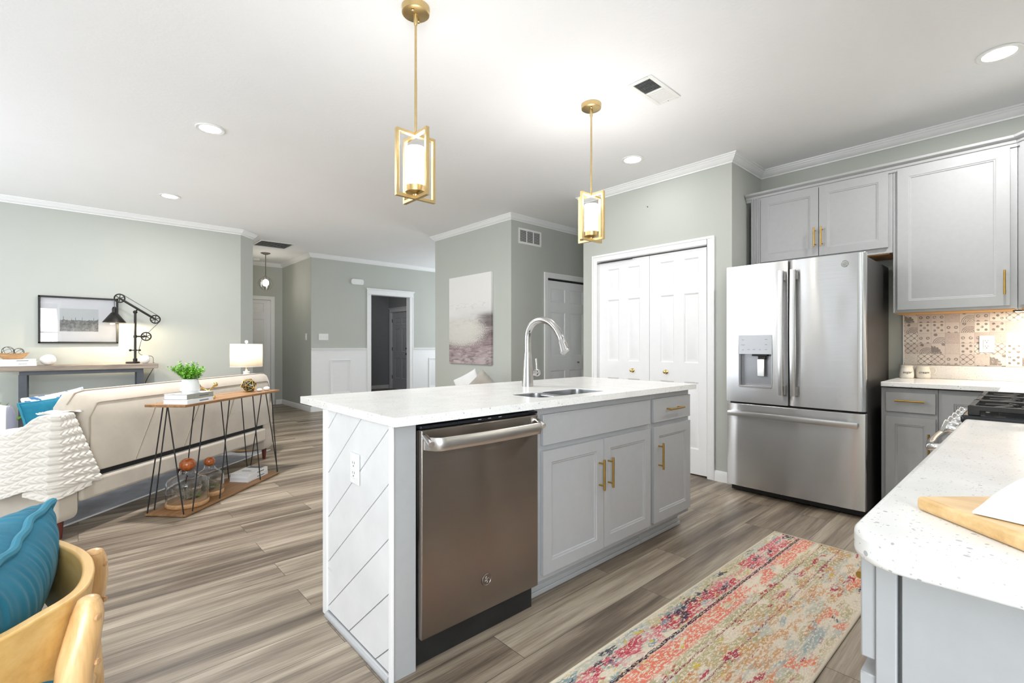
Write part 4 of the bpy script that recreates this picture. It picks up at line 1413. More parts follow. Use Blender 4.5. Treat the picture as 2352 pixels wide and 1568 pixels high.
fridge_bar(0.79, 1.70, FYM + 0.036, dl)
fridge_bar(0.79, 1.70, FYM - 0.042, dr)
rings = []
for i in range(25):
    u = i / 24
    y = 1.625 - 0.845 * u
    x = FX - 0.038 - 0.012 * sin(pi * u)
    rings.append([(x, y, 0.606), (x - 0.012, y, 0.609), (x - 0.015, y, 0.627), (x - 0.012, y, 0.644), (x, y, 0.647)])
h = MB().rings(rings).build('handle', STEELBAR, dz, sharp=50)
for y in (1.59, 0.815):
    MB().box(FX - 0.042, FX + 0.004, y - 0.035, y + 0.035, 0.614, 0.64).build('handle_mount', STEELBAR, h, bevel=0.004)
badge = MB(MINUS_X(FX - 0.003, 0.859, 1.708) @ Mx.Rotation(R(-90), 4, 'X')).lathe([(0, 0), (0.0215, 0), (0.0225, 0.0015), (0.0205, 0.003), (0.019, 0.0018), (0, 0.0018)], n=36).build('badge', CHROME, dr)
monogram(MINUS_X(FX - 0.0055, 0.859, 1.708), 0.0185, NICKEL, badge)
MB().box(FX + 0.012, FX + 0.07, FY0 + 0.02, FY0 + 0.09, 1.752, 1.772).build('hinge_cover', DARKMETAL, t, bevel=0.004)

# ---------------------------------------------------------------- back wall cabinets
t = thing('over_fridge_cabinet', 'grey two-door wall cabinet above the refrigerator with fluted filler', 'cabinet', (4.48, 1.18, 1.82))
MB().box(4.32, 4.636, 0.681, 1.655, 1.822, 2.42).build('body', CAB, t, bevel=0.001, seg=1)
MB().box(4.335, 4.63, 0.70, 1.60, 1.817, 1.822).build('underside', CABIN, t)
m = MINUS_X(4.32, 0, 0)
b = MB(m).box(-1.652, -1.574, 0, 0.010, 1.822, 2.42)
for i in range(3):
    b.box(-1.640 + i * 0.019, -1.640 + i * 0.019 + 0.011, 0.008, 0.016, 1.822, 2.42)
b.build('fluted_filler', CAB, t, bevel=0.002)
door(m, -1.569, -1.141, 1.862, 2.402, t, (-1.163, 1.93, 0.152, True), frame=0.058)
door(m, -1.136, -0.705, 1.862, 2.402, t, (-1.115, 1.93, 0.152, True), frame=0.058)

t = thing('tall_wall_cabinet', 'tall light grey single-door wall cabinet over the tile backsplash', 'cabinet', (4.48, 0.37, 1.39))
MB().box(4.32, 4.636, 0.067, 0.679, 1.388, 2.42).build('body', CAB, t, bevel=0.001, seg=1)
MB().box(4.335, 4.63, 0.08, 0.665, 1.382, 1.388).build('underside', CABIN, t)
door(m, -0.652, -0.099, 1.407, 2.402, t, (-0.122, 1.475, 0.152, True), frame=0.062)

t = thing('corner_wall_cabinet', 'angled grey corner wall cabinet at the right edge beside the tall cabinet', 'cabinet', (4.4, -0.2, 1.39))
MB().prism([(4.322, 0.065), (4.636, 0.065), (4.636, -0.47), (4.08, -0.47), (4.08, -0.177)], 1.388, 2.42).build('body', CAB, t, bevel=0.001, seg=1)
MB().prism([(4.33, 0.05), (4.62, 0.05), (4.62, -0.46), (4.095, -0.46), (4.095, -0.17)], 1.382, 1.388).build('underside', CABIN, t)
md = face_mx((4.322, 0.065, 0), (-1, -1, 0), (-1, 1, 0))
door(md, 0.03, 0.315, 1.407, 2.402, t, (0.275, 1.475, 0.152, True), frame=0.055)
ls = thing('under_cabinet_light', 'warm lit strip light fixed under the angled corner cabinet', 'strip light', (4.3, -0.1, 1.375))
MB().box(-0.12, 0.12, -0.012, 0.012, 0.0, 0.008, Mx.Translation(V((4.40, -0.02, 1.374))) @ Mx.Rotation(R(60), 4, 'Z')).build('housing', BLACK, ls)
MB().box(-0.11, 0.11, -0.009, 0.009, -0.002, 0.001, Mx.Translation(V((4.40, -0.02, 1.374))) @ Mx.Rotation(R(60), 4, 'Z')).build('lens', WARMSTRIP, ls)
lamp('under_cabinet_glow', 'AREA', (4.40, -0.03, 1.368), 4.2, (1, 0.86, 0.68), 0.22, 0.03, aim=(0.1, 0, -1))

CC = [(0.0, -0.012), (0.008, -0.012), (0.010, 0.006), (0.016, 0.010), (0.020, 0.026), (0.036, 0.034), (0.042, 0.040), (0.044, 0.054), (0.0, 0.054)]
o = sweep('cabinet_cornice', [(4.32, 1.69), (4.32, 0.065), (4.078, -0.177), (4.078, -0.47)], CC, CAB, 2.405, kind=None)
tag(o, 'grey stepped moulding running along the tops of the wall cabinets', 'moulding')

# base cabinets on the back wall
t = thing('base_cabinet', 'grey base cabinet with one drawer between refrigerator and kitchen corner', 'cabinet', (4.33, 0.55, 0))
MB().box(4.03, 4.64, 0.408, 0.697, 0.10, 0.873).build('body', CAB, t, bevel=0.001, seg=1)
MB().box(4.10, 4.64, 0.408, 0.697, 0.0, 0.10).build('toe_kick', CAB, t)
m = MINUS_X(4.03, 0, 0)
door(m, -0.671, -0.418, 0.716, 0.847, t, (-0.619, 0.793, 0.15, False), frame=0, name='drawer')
door(m, -0.671, -0.418, 0.125, 0.686, t, (-0.447, 0.44, 0.152, True), frame=0.05)

t = thing('corner_base_cabinet', 'grey corner base cabinet half hidden behind the gas range', 'cabinet', (4.0, 0.0, 0))
MB().prism([(4.03, 0.406), (4.64, 0.406), (4.64, -0.47), (2.95, -0.47), (2.95, 0.11), (4.03, 0.11)], 0.10, 0.873).build('body', CAB, t, bevel=0.001, seg=1)
MB().prism([(4.10, 0.406), (4.64, 0.406), (4.64, -0.47), (2.95, -0.47), (2.95, 0.05), (4.10, 0.05)], 0.0, 0.10).build('toe_kick', CAB, t)
door(m, -0.388, -0.135, 0.125, 0.847, t, None, frame=0.055)
mk = PLUS_Y(0, 0.11, 0)
door(mk, -3.98, -3.48, 0.716, 0.847, t, (-3.8, 0.79, 0.15, False), frame=0, name='drawer')
door(mk, -3.98, -3.48, 0.125, 0.686, t, (-3.53, 0.44, 0.152, True), frame=0.05)
door(mk, -3.46, -2.965, 0.716, 0.847, t, (-3.3, 0.79, 0.15, False), frame=0, name='drawer')
door(mk, -3.46, -2.965, 0.125, 0.686, t, (-3.42, 0.44, 0.152, True), frame=0.05)

t = thing('corner_countertop', 'white quartz countertop in the kitchen corner under the tile backsplash', 'countertop', (4.2, 0.1, 0.874))
MB().prism([(3.967, 0.69), (4.636, 0.69), (4.636, -0.47), (2.947, -0.47), (2.947, 0.128), (3.967, 0.128)], 0.883, 0.914).build('slab', QUARTZ, t, bevel=0.004, seg=3)
MB().box(4.616, 4.636, -0.46, 0.672, 0.9142, 1.01).build('upstand', QUARTZ, t, bevel=0.003)

# sugar and cream jars
for (nm, lab, cx, cy, handle, word) in (('sugar_pot', 'cream stoneware sugar pot lettered sugar next to the refrigerator', 4.522, 0.632, False, 'sugar'), ('cream_jug', 'cream stoneware mug lettered cream with round side handle', 4.572, 0.545, True, 'cream')):
    t = thing(nm, lab, 'jar', (cx, cy, 0.9142))
    if handle:
        prof = [(0, 0.0), (0.036, 0.0), (0.042, 0.006), (0.0435, 0.025), (0.041, 0.055), (0.0365, 0.08), (0.0355, 0.09), (0.033, 0.0905), (0.034, 0.075), (0.038, 0.05), (0.040, 0.02), (0.0, 0.012)]
    else:
        prof = [(0, 0.0), (0.036, 0.0), (0.042, 0.006), (0.0435, 0.025), (0.041, 0.055), (0.036, 0.08), (0.035, 0.084), (0.038, 0.085), (0.038, 0.09), (0.03, 0.096), (0.006, 0.098), (0, 0.098)]
    MB().lathe(prof, n=40).build('body', CREAMCER, t, local=True, sharp=50)
    if handle:
        MB().tube(spline([(-0.006, -0.034, 0.078), (-0.008, -0.056, 0.084), (-0.009, -0.069, 0.070), (-0.009, -0.068, 0.05), (-0.008, -0.055, 0.036), (-0.006, -0.039, 0.034)], 5), 0.0048, 10).build("handle", CREAMCER, t, local=True)
    f = face_mx((cx, cy, 0.9142), (0, -1, 0), (-1, 0, 0))
    # text frame: x right (-y world), y up, z towards the viewer (-x), turned a little to the camera
    base = Mx(((0, 0, -1, 0), (-1, 0, 0, 0), (0, 1, 0, 0), (0, 0, 0, 1)))
    mt = Mx.Translation(V((cx, cy, 0.9142 + 0.045))) @ Mx.Rotation(R(14), 4, 'Z') @ base @ Mx.Translation(V((0, 0, 0.0428)))
    writing(word, 0.026, mt, BLACKTEXT, t, 0.0006, 0.25, wrap=0.043)

# ---------------------------------------------------------------- peninsula by the camera
poly = [(2.172, 0.155), (2.172, -0.47), (0.742, -0.47)]
poly += [(0.742 + 0.06 - 0.06 * cos(R(a)), 0.168 - 0.06 + 0.06 * sin(R(a))) for a in range(0, 91, 9)]
o = MB().prism(poly, 0.872, 0.914).build('peninsula_countertop', QUARTZ, bevel=0.011, seg=4)
tag(o, 'white speckled quartz countertop with rounded corner in the right foreground', 'countertop')
t = thing('peninsula_cabinet', 'blue-grey base cabinet end panel under the foreground countertop', 'cabinet', (1.5, -0.15, 0))
MB().box(0.85, 2.165, -0.46, 0.15, 0.10, 0.871).build('body', CAB, t, bevel=0.001, seg=1)
MB().box(0.836, 0.856, -0.46, 0.122, 0.0, 0.871).build('end_panel', CAB, t, bevel=0.001, seg=1)
MB().box(0.833, 0.856, 0.127, 0.1505, 0.0, 0.871).build('front_stile', CAB, t, bevel=0.0015, seg=1)
MB().box(0.86, 2.165, -0.46, 0.08, 0.0, 0.10).build('toe_kick', CAB, t)
mk = PLUS_Y(0, 0.15, 0)
for (a, e) in ((0.838, 1.49), (1.51, 2.155)):
    door(mk, -e, -a, 0.708, 0.852, t, (-a - 0.235, 0.79, 0.15, False) if a < 1 else (-a - 0.4, 0.8, 0.15, False), frame=0, name='drawer', out=0.018)
    door(mk, -e, -(a + e) / 2 - 0.002, 0.125, 0.686, t, (-(a + e) / 2 - 0.035, 0.44, 0.152, True), frame=0.055)
    door(mk, -(a + e) / 2 + 0.002, -a, 0.125, 0.686, t, (-(a + e) / 2 + 0.035, 0.44, 0.152, True), frame=0.055)

# cutting board with an open book
A45 = math.atan2(-0.676, 0.737)
t = MB().box(0, 0.42, -0.225, 0, 0, 0.0205, Mx.Translation(V((0.918, 0.118, 0.9142))) @ Mx.Rotation(A45, 4, 'Z')).build('cutting_board', BAMBOO, bevel=0.006, seg=3)
tag(t, 'pale bamboo cutting board lying on the foreground countertop', 'cutting board')
t = thing('open_magazine', 'white curled magazine lying open on the bamboo cutting board', 'magazine', (0.95, -0.05, 0.9348))
mg_ = Mx.Translation(V((0.869, 0.054, 0.9348))) @ Mx.Rotation(math.atan2(-0.22, 0.97), 4, 'Z')


def page_surface(lift):
    def f(u, v):
        x, y = 0.26 * u, -0.21 * v
        z = 0.004 + lift * (0.35 + 0.65 * sin(pi * min(u * 0.9, 1)) ** 0.8) + 0.004 * (1 - v) * u
        return (x, y, z)
    return f


for i, (lf, dx) in enumerate(((0.002, 0.0), (0.0055, 0.004), (0.009, 0.009), (0.0125, 0.014), (0.017, 0.020))):
    mb = MB(mg_ @ Mx.Translation(V((dx, -dx * 0.15, 0))))
    top = page_surface(lf)
    mb.surf(top, 16, 2)
    mb.surf(lambda u, v: (lambda p: (p[0], p[1], max(p[2] - 0.003, 0.0005)))(top(u, v)), 16, 2)
    for v in (0, 1):
        mb.surf(lambda u, w: (lambda p: (p[0], p[1], p[2] - min(0.003, p[2] - 0.0005) * w))(top(u, v)), 16, 1)
    for uu in (0, 1):
        mb.surf(lambda v, w: (lambda p: (p[0], p[1], p[2] - min(0.003, p[2] - 0.0005) * w))(top(uu, v)), 2, 1)
    mb.build('page_block', PAPER, t)

# ---------------------------------------------------------------- gas range
t = thing('gas_range', 'stainless slide-in gas range with cast iron grates and front knobs', 'range', (2.56, -0.15, 0))
MB().box(2.178, 2.942, -0.46, 0.13, 0.08, 0.90).build('body', STEELBAR, t, bevel=0.003)
MB().box(2.20, 2.92, -0.44, 0.08, 0.0, 0.08).build('toe_kick', BLACK, t)
o = MB().box(2.176, 2.944, -0.465, 0.165, 0.898, 0.925).build('cooktop', BLACKGLOSS, t, bevel=0.008, seg=3)
mk = PLUS_Y(0, 0.13, 0)
# slanted knob panel
b = MB()
b.add([(2.18, 0.13, 0.80), (2.94, 0.13, 0.80), (2.94, 0.13, 0.898), (2.18, 0.13, 0.898), (2.18, 0.195, 0.80), (2.94, 0.195, 0.80), (2.94, 0.160, 0.90), (2.18, 0.160, 0.90)],
      [(0, 1, 2, 3), (4, 7, 6, 5), (0, 4, 5, 1), (3, 2, 6, 7), (0, 3, 7, 4), (1, 5, 6, 2)])
b.build('control_panel', STEELBAR, t, bevel=0.003)
od = MB().box(2.185, 2.935, 0.13, 0.185, 0.26, 0.79).build('oven_door', STEELBAR, t, bevel=0.004)
MB().box(2.28, 2.84, 0.184, 0.187, 0.35, 0.66).build('oven_window', BLACKGLOSS, od)
MB().box(2.185, 2.935, 0.13, 0.18, 0.09, 0.25).build('storage_drawer', STEELBAR, t, bevel=0.004)
h = MB().tube(spline([(2.235, 0.182, 0.80), (2.237, 0.215, 0.80), (2.25, 0.243, 0.795), (2.28, 0.252, 0.79), (2.40, 0.262, 0.785), (2.56, 0.266, 0.785), (2.72, 0.262, 0.785), (2.84, 0.252, 0.79), (2.87, 0.243, 0.795), (2.883, 0.215, 0.80), (2.885, 0.182, 0.80)], 5), 0.0135, 14).build('handle', CHROME, od)
for i in range(5):
    x = 2.295 + i * 0.132
    mkk = Mx.Translation(V((x, 0.178, 0.855))) @ Mx.Rotation(R(-70), 4, 'X')
    k_ = MB(mkk).lathe([(0, 0), (0.027, 0), (0.027, 0.006), (0.022, 0.010), (0.022, 0.030), (0.020, 0.034), (0, 0.034)], n=26, ripple=lambda a, z: 1 + (0.03 * cos(a * 2 * pi * 24) if 0.009 < z < 0.032 else 0)).build('knob', CHROME, t, sharp=40)
    MB(mkk).box(-0.006, 0.006, -0.022, 0.022, 0.033, 0.046).build('grip', STEELBAR, k_, bevel=0.002)
# grates
for (a, e) in ((2.19, 2.44), (2.445, 2.675), (2.68, 2.93)):
    b = MB()
    ya, yb, zt = -0.43, 0.148, 0.957
    for x in (a, e - 0.016):
        b.box(x, x + 0.016, ya, yb, 0.940, zt)
    for y in (ya, -0.245, -0.15, -0.06, yb - 0.016):
        b.box(a, e, y, y + 0.014, 0.940, zt)
    mxx = (a + e) / 2
    for yc in (-0.31, 0.03):
        for k in range(6):
            q = k * pi / 3 + 0.3
            p0 = V((mxx + 0.025 * cos(q), yc + 0.025 * sin(q), 0.952))
            p1 = V((mxx + 0.10 * cos(q), yc + 0.085 * sin(q), 0.949))
            b.tube([p0, p1], 0.006, 6)
    for x in (a, e - 0.018):
        for y in (ya, -0.15, yb - 0.03):
            b.box(x, x + 0.018, y, y + 0.03, 0.925, 0.945)
    b.build('grate', IRON, t, bevel=0.002, seg=2)
for x in (2.315, 2.805):
    for y in (-0.31, 0.03):
        MB().lathe([(0, 0), (0.05, 0), (0.05, 0.008), (0.034, 0.010), (0.034, 0.018), (0.030, 0.021), (0, 0.021)], (x, y, 0.925), 28).build('burner', IRON, t)
MB().lathe([(0, 0), (0.05, 0), (0.05, 0.008), (0.034, 0.010), (0.034, 0.018), (0.030, 0.021), (0, 0.021)], (2.56, -0.14, 0.925), 28).build('burner', IRON, t)

# unseen hood added over the range, two warm lamps (they light the grates and streak the dishwasher)
t = thing('added_range_hood', 'unseen stainless range hood added above the gas range to carry two lamps', 'range hood', (2.56, -0.26, 1.55))
MB().prism([(-0.47, 1.55), (-0.02, 1.55), (-0.02, 1.60), (-0.20, 1.72), (-0.47, 1.72)], 2.18, 2.94, Mx(((0, 0, 1, 0), (1, 0, 0, 0), (0, 1, 0, 0), (0, 0, 0, 1)))).build('canopy', STEELBAR, t, bevel=0.004)
MB().box(2.40, 2.72, -0.47, -0.22, 1.72, 2.745).build('duct_cover', STEELBAR, t, bevel=0.003)
for x in (2.33, 2.80):
    MB().box(x - 0.035, x + 0.035, -0.28, -0.22, 1.546, 1.55).build('lamp_lens', WARMSTRIP, t)
    lamp('added_hood_beam', 'AREA', (x, -0.25, 1.543), 2.5, (1, 0.93, 0.84), 0.06, 0.06, aim=(0, 0, -1))

# ---------------------------------------------------------------- runner rug
ru = MB().box(0.72, 3.155, 0.505, 1.088, 0.0012, 0.009, Mx.Translation(V((0, 0, 0))))
o = thing('runner_rug', 'multicoloured distressed runner rug on the floor between island and range', 'rug', (0, 0.035, 0), R(-0.9))
ru.build('pile', rug_mat(), o, local=True, bevel=0.002)
MB().tube([(0.72, 0.505, 0.0075), (3.155, 0.505, 0.0075), (3.155, 1.088, 0.0075), (0.72, 1.088, 0.0075)], 0.0055, 8, loop=True).build('bound_edge', fabric('cream_binding', srgb(214, 202, 180), 0.08), o, local=True)

# ---------------------------------------------------------------- pendants over the island
def island_pendant(loc, label):
    t = thing('island_pendant', label, 'pendant light', loc, 0, 'brass lantern pendants over the island')
    c = MB().lathe([(0, -0.033), (0.058, -0.033), (0.064, -0.029), (0.065, -0.001), (0, 0)], n=48).build('canopy', GOLD, t, local=True)
    for a in (40, 220):
        MB().lathe([(0, -0.047), (0.006, -0.046), (0.008, -0.041), (0.006, -0.037), (0.004, -0.032), (0, -0.032)], (0.04 * cos(R(a)), 0.04 * sin(R(a)), 0), 14).build('canopy_screw', GOLD, c, local=True)
    MB().lathe([(0, -0.085), (0.006, -0.085), (0.0095, -0.075), (0.0095, -0.033), (0, -0.033)], n=18).build('swivel', GOLD, t, local=True)
    MB().cyl((0, 0, -0.07), (0, 0, -0.34), 0.0055, n=14).build('stem', GOLD, t, local=True)
    MB().cyl((0, 0, -0.34), (0, 0, -0.595), 0.0062, n=14).build('lower_stem', GOLD, t, local=True)
    zt, zb, r, w, th = -0.594, -0.905, 0.105, 0.009, 0.015
    for ax in (0, 1):
        dz = 0.0006 * ax
        b = MB(Mx.Rotation(R(90 * ax), 4, 'Z'))
        b.frame(-r, r, zb - dz, zt + dz, [(0, -w), (0, w), (th, w), (th, -w)])
        b.build('lantern_frame', GOLD, t, local=True, bevel=0.001, seg=1)
    MB().lathe([(0, -0.89), (0.012, -0.89), (0.014, -0.882), (0.048, -0.872), (0.05, -0.845), (0.047, -0.845), (0.045, -0.865), (0, -0.868)], n=40).build('glass_cup', GOLD, t, local=True)
    MB().lathe([(0.0, -0.862), (0.044, -0.862), (0.045, -0.85), (0.045, -0.665), (0.043, -0.663), (0.0, -0.663)], n=40).build('glass_shade', OPAL, t, local=True)
    lamp('pendant_glow', 'POINT', (loc[0], loc[1], loc[2] - 0.63), 9, (1, 0.975, 0.94), 0.05)
    return t


p0 = island_pendant((1.177, 1.965, H), 'large brass lantern pendant nearer the camera, above the left part of the island')
p1 = dup(p0, (2.508, 1.972, H), 0, 'brass lantern pendant farther off, above the sink end of the island')
lamp('pendant_glow', 'POINT', (2.508, 1.972, H - 0.63), 21, (1, 0.975, 0.94), 0.05)

# ================================================================ living room
SA = R(42.8)
SR = Mx.Rotation(SA, 4, 'Z')          # (along, away from camera, up) of the angled sofa group -> world


def sofa_pt(u, v, z=0.0):
    return tuple(SR @ V((u, v, z)))


# ---- sofa
t = thing('sofa', 'beige velvet sofa seen from behind, standing at an angle', 'sofa', sofa_pt(3.6, 3.3), SA)
b = MB(SR)
rings = []
Y0, Y1, ZB, ZT = 2.655, 4.695, 0.362, 0.872
for (v, i0, i1, iz, ib) in ((2.872, 0.075, 0.07, 0.075, 0.0), (2.885, 0.045, 0.045, 0.05, 0.0), (2.915, 0.012, 0.012, 0.014, 0.0), (2.955, 0.0, 0.0, 0.0, 0.0), (3.02, 0.0, 0.0, 0.0, 0.0), (3.06, 0.02, 0.02, 0.02, 0.0)):
    x0, x1, zt = Y0 + i0, Y1 - i1, ZT - iz
    pts = []
    cut = 0.075
    pts += [(x0 + 0.03, v, ZB + ib), (x1 - 0.02, v, ZB + ib), (x1, v, ZB + 0.12), (x1, v, zt - cut), (x1 - cut * 0.6, v, zt - 0.006), (x1 - cut * 1.4, v, zt), (x0 + cut * 1.5, v, zt), (x0 + cut * 0.7, v, zt - 0.01), (x0, v, zt - cut * 1.1), (x0, v, ZB + 0.12)]
    rings.append(pts)
bk = b.rings(rings).build('backrest', VELVET, t, bevel=0.008, seg=3, sharp=50)
b = MB(SR)
b.tube([(Y0 + 0.004, 2.948, 0.795), (Y0 + 0.05, 2.946, ZT - 0.012), (Y0 + 0.10, 2.946, ZT - 0.0005), (3.6, 2.946, ZT), (Y1 - 0.10, 2.946, ZT - 0.0005), (Y1 - 0.045, 2.946, ZT - 0.008), (Y1 - 0.004, 2.948, 0.80)], 0.0045, 6)
b.tube([(Y0 + 0.077, 2.871, 0.37), (Y0 + 0.077, 2.871, 0.71), (Y0 + 0.125, 2.872, 0.793), (Y0 + 0.15, 2.872, 0.796), (3.6, 2.872, 0.796), (Y1 - 0.135, 2.872, 0.796), (Y1 - 0.105, 2.872, 0.790), (Y1 - 0.072, 2.871, 0.71), (Y1 - 0.072, 2.871, 0.37)], 0.0038, 6)
for (u0, u1) in ((3.235, 3.055), (3.68, 3.49), (4.10, 3.93)):
    b.tube([(u0, 2.871, 0.74), (u1, 2.871, 0.366)], 0.003, 6)
b.build('piping', PIPING, bk)
MB(SR).box(2.70, 4.58, 2.905, 3.05, 0.32, 0.42).build('gap_shade', BLACK, t)  # black box stands for the shade between backrest and rail
MB(SR).box(2.675, 4.56, 2.868, 2.985, 0.20, 0.325).build('base_rail', VELVET, t, bevel=0.018, seg=3)
for (a, e) in ((2.545, 2.672), (4.562, 4.69)):
    poly = rrect(2.882, 3.74, 0.10, 0.60, 0.055, 5)
    MB(SR).add([(a, p[0], p[1]) for p in poly] + [(e, p[0], p[1]) for p in poly],
               [tuple(range(len(poly))), tuple(range(2 * len(poly) - 1, len(poly) - 1, -1))] + [(i, (i + 1) % len(poly), len(poly) + (i + 1) % len(poly), len(poly) + i) for i in range(len(poly))]).build('armrest', VELVET, t, bevel=0.012, seg=3)
MB(SR).box(2.68, 4.555, 3.0, 3.70, 0.20, 0.32).build('seat_base', VELVET, t, bevel=0.02, seg=3)
for (a, e) in ((2.68, 3.615), (3.62, 4.555)):
    MB(SR).box(a, e, 3.065, 3.73, 0.322, 0.455).build('seat_cushion', VELVET, t, bevel=0.035, seg=4)
for (u, v, zf) in ((2.605, 2.94, 0.0), (4.63, 2.935, 0.0), (2.605, 3.66, 0.021), (4.63, 3.66, 0.021)):
    MB(SR).lathe([(0, zf), (0.015, zf), (0.024, 0.115), (0, 0.115)], (u, v, 0), 20).build('leg', WALNUT, t)
for (u, v) in ((3.02, 3.52), (3.98, 3.30)):
    MB(SR).lathe([(0, 0.021), (0.024, 0.021), (0.03, 0.215), (0, 0.215)], (u, v, 0), 20).build('leg', WALNUT, t)


# ---- chunky knit throw draped round the near corner of the sofa
LB, LS = 0.20, 0.95


def cloth(s, z, fold, vph, rise=0.0, slope=0.0):
    """braided cloth: s runs from the right edge on the sofa back, round the corner, along the arm; z height"""
    if s < LB:
        lean = 2.605 + 0.18 * (1 - max(0.0, min(1.0, (z - 0.33) / 0.43)))
        x = lean + (2.545 - lean) * (s / LB)
        p = V((x, 2.862 + 0.16 * fold, z))
        c = min(1.0, s / LB) ** 3
        n = V((-c, -1 + 0.3 * c, 0)).normalized()
    else:
        q = s - LB
        x = 2.528 - 0.01 * sin(q * 7 + 0.5) - 0.03 * max(0, min(1, (0.75 - z) / 0.45))
        p = V((x + 0.17 * fold, 2.87 + q, z))
        n = V((-1, 0, 0.15)).normalized()
    if fold > 0:
        n = (n * (1 - fold) + V((0, 0, 1)) * fold).normalized()
    k = vph - math.floor(vph)
    w = 2 * k - 1
    rowh = math.sqrt(max(0, 1 - w * w))
    st = abs(sin(pi * (s / 0.048 + abs(w) * 0.9))) ** 0.8
    return p + n * (rise + 0.005 + 0.016 * rowh * (0.5 + 0.5 * st)) + V((0, 0, 0.003 * sin(s * 23)))


def knit(u, v):
    s = u * (LB + LS)
    zlow = 0.300 + 0.03 * sin(u * 9) * (1 - v) - 0.055 * max(0, u - 0.25)
    z_t = 0.752 if s < LB else 0.752 - 0.215 * min((s - LB) / 0.62, 1.0) + 0.018 * sin((s - LB) * 21)
    vv = v / 0.86
    if vv <= 1:
        return cloth(s, zlow + (z_t - zlow) * vv, 0.0, v * 10 + u * 1.0)
    f = (vv - 1) / 0.163
    return cloth(s, z_t - 0.01 * f * f, f, v * 10 + u * 1.0)


def knit_under(u, v):
    s = 0.05 + 0.30 * u
    zl = 0.262 + 0.05 * abs(u - 0.55) ** 1.2
    return cloth(s, zl + 0.10 * v, 0.0, v * 1.9 + 0.3, -0.006)


o = MB(SR).surf(knit, 300, 130).build('knit_throw', KNIT, solid=0.004, sharp=180)
tag(o, 'chunky cream braided knit throw draped over the near arm of the beige sofa', 'throw')
MB(SR).surf(knit_under, 80, 26).build('under_fold', KNIT, o, solid=0.004, sharp=180)


def pillow(name, label, M_, w, h, th, mat, pipe=None, wr=0.0, seed=0, cat='pillow', nx=40, fringe=False, r=0.006):
    """square cushion; local x across, z up, y thickness, centre at M_"""
    rng = random.Random(seed)
    loc = tuple(M_ @ V((0, 0, 0)))
    t = thing(name, label, cat, loc)
    ph = [rng.uniform(0, 6.28) for _ in range(8)]

    def side(sg):
        def f(u, v):
            a, c = 2 * u - 1, 2 * v - 1
            px = a * w / 2 * (1 - 0.055 * (1 - c * c) ** 1.0 * (abs(a) ** 3))
            pz = c * h / 2 * (1 - 0.055 * (1 - a * a) ** 1.0 * (abs(c) ** 3))
            d = max(0.0, (1 - abs(a) ** 2.6) * (1 - abs(c) ** 2.6)) ** 0.5
            e = min(1 - abs(a), 1 - abs(c))
            wrk = 0
            if wr:
                along = a if (1 - abs(c)) < (1 - abs(a)) else c
                wrk = wr * math.exp(-e * 4.5) * (1 - math.exp(-e * 40)) * (0.55 * sin(along * 47 + ph[0] + 5 * e + 2 * sin(along * 5)) + 0.45 * sin(along * 71 + ph[1] + 3 * sin(along * 7)) + 0.2 * sin(along * 19 + 6 * e))
                wrk += wr * 0.5 * sin(a * 5 + ph[2] + c * 3) * d
            return (px, sg * (th / 2 * d + wrk), pz)
        return f
    b = MB(M_)
    b.surf(side(-1), nx, nx)
    b.surf(side(1), nx, nx)
    b.build('cover', mat, t, sharp=180)
    if pipe:
        pts = []
        f = side(1)
        n = 60
        for i in range(n):
            pts.append(f(i / n, 0))
        for i in range(n):
            pts.append(f(1, i / n))
        for i in range(n):
            pts.append(f(1 - i / n, 1))
        for i in range(n):
            pts.append(f(0, 1 - i / n))
        pts = [(p[0] * 1.006, (wr * 0.5 * sin(i * 0.52 + ph[3]) + wr * 1.0 * sin(i * 0.18)) if wr else 0.0, p[2] * 1.006) for i, p in enumerate(pts)]
        MB(M_).tube(pts, r, 8, loop=True).build('piping', pipe, t)
    return t


def on_sofa(u, v, z, yaw=0, tilt=0, roll=0):
    return SR @ Mx.Translation(V((u, v, z))) @ Mx.Rotation(R(yaw), 4, 'Z') @ Mx.Rotation(R(tilt), 4, 'X') @ Mx.Rotation(R(roll), 4, 'Y')


def pattern_mat():
    m, t, b = nt('blue_white_print_linen')
    k = NB(t)
    n1 = k.noise(k.coord((16, 16, 22)), 1.0, 2, 0.5, 0.8)
    c = k.mix(k.smooth(n1, 0.56, 0.62), srgb(232, 232, 234), srgb(62, 104, 146))
    c = k.mix(k.smooth(k.noise(k.coord((9, 9, 12), loc=(4, 2, 0)), 1.0, 2), 0.6, 0.66), c, srgb(178, 184, 198))
    k.l(c, b.inputs['Base Color'])
    b.inputs['Roughness'].default_value = 0.9
    return m


def stripe_mat():
    m, t, b = nt('grey_white_striped_linen')
    k = NB(t)
    x = k.sep(k.coord())[0]
    f = k.math('FRACT', k.math('MULTIPLY', x, 7.0))
    k.l(k.mix(k.smooth(k.math('ABSOLUTE', k.math('SUBTRACT', f, 0.5)), 0.22, 0.26), srgb(150, 148, 160), srgb(232, 226, 216)), b.inputs['Base Color'])
    b.inputs['Roughness'].default_value = 0.9
    return m


pillow('teal_pillow', 'teal blue piped pillow on the beige sofa behind the knit throw', on_sofa(2.885, 3.25, 0.628, 0, -9, -4), 0.42, 0.37, 0.12, TEAL, TEALPIPE, 0.002, 1)
pillow('patterned_pillow', 'white and blue patterned pillow peeking out behind the teal sofa pillow', on_sofa(3.03, 3.40, 0.643, 2, -12, -5), 0.44, 0.39, 0.11, pattern_mat(), None, 0.001, 2)
pillow('striped_pillow', 'grey and white striped pillow at the far left beside the teal sofa pillow', on_sofa(2.79, 3.56, 0.60, 65, 0, 0), 0.40, 0.36, 0.11, stripe_mat(), None, 0.001, 3)

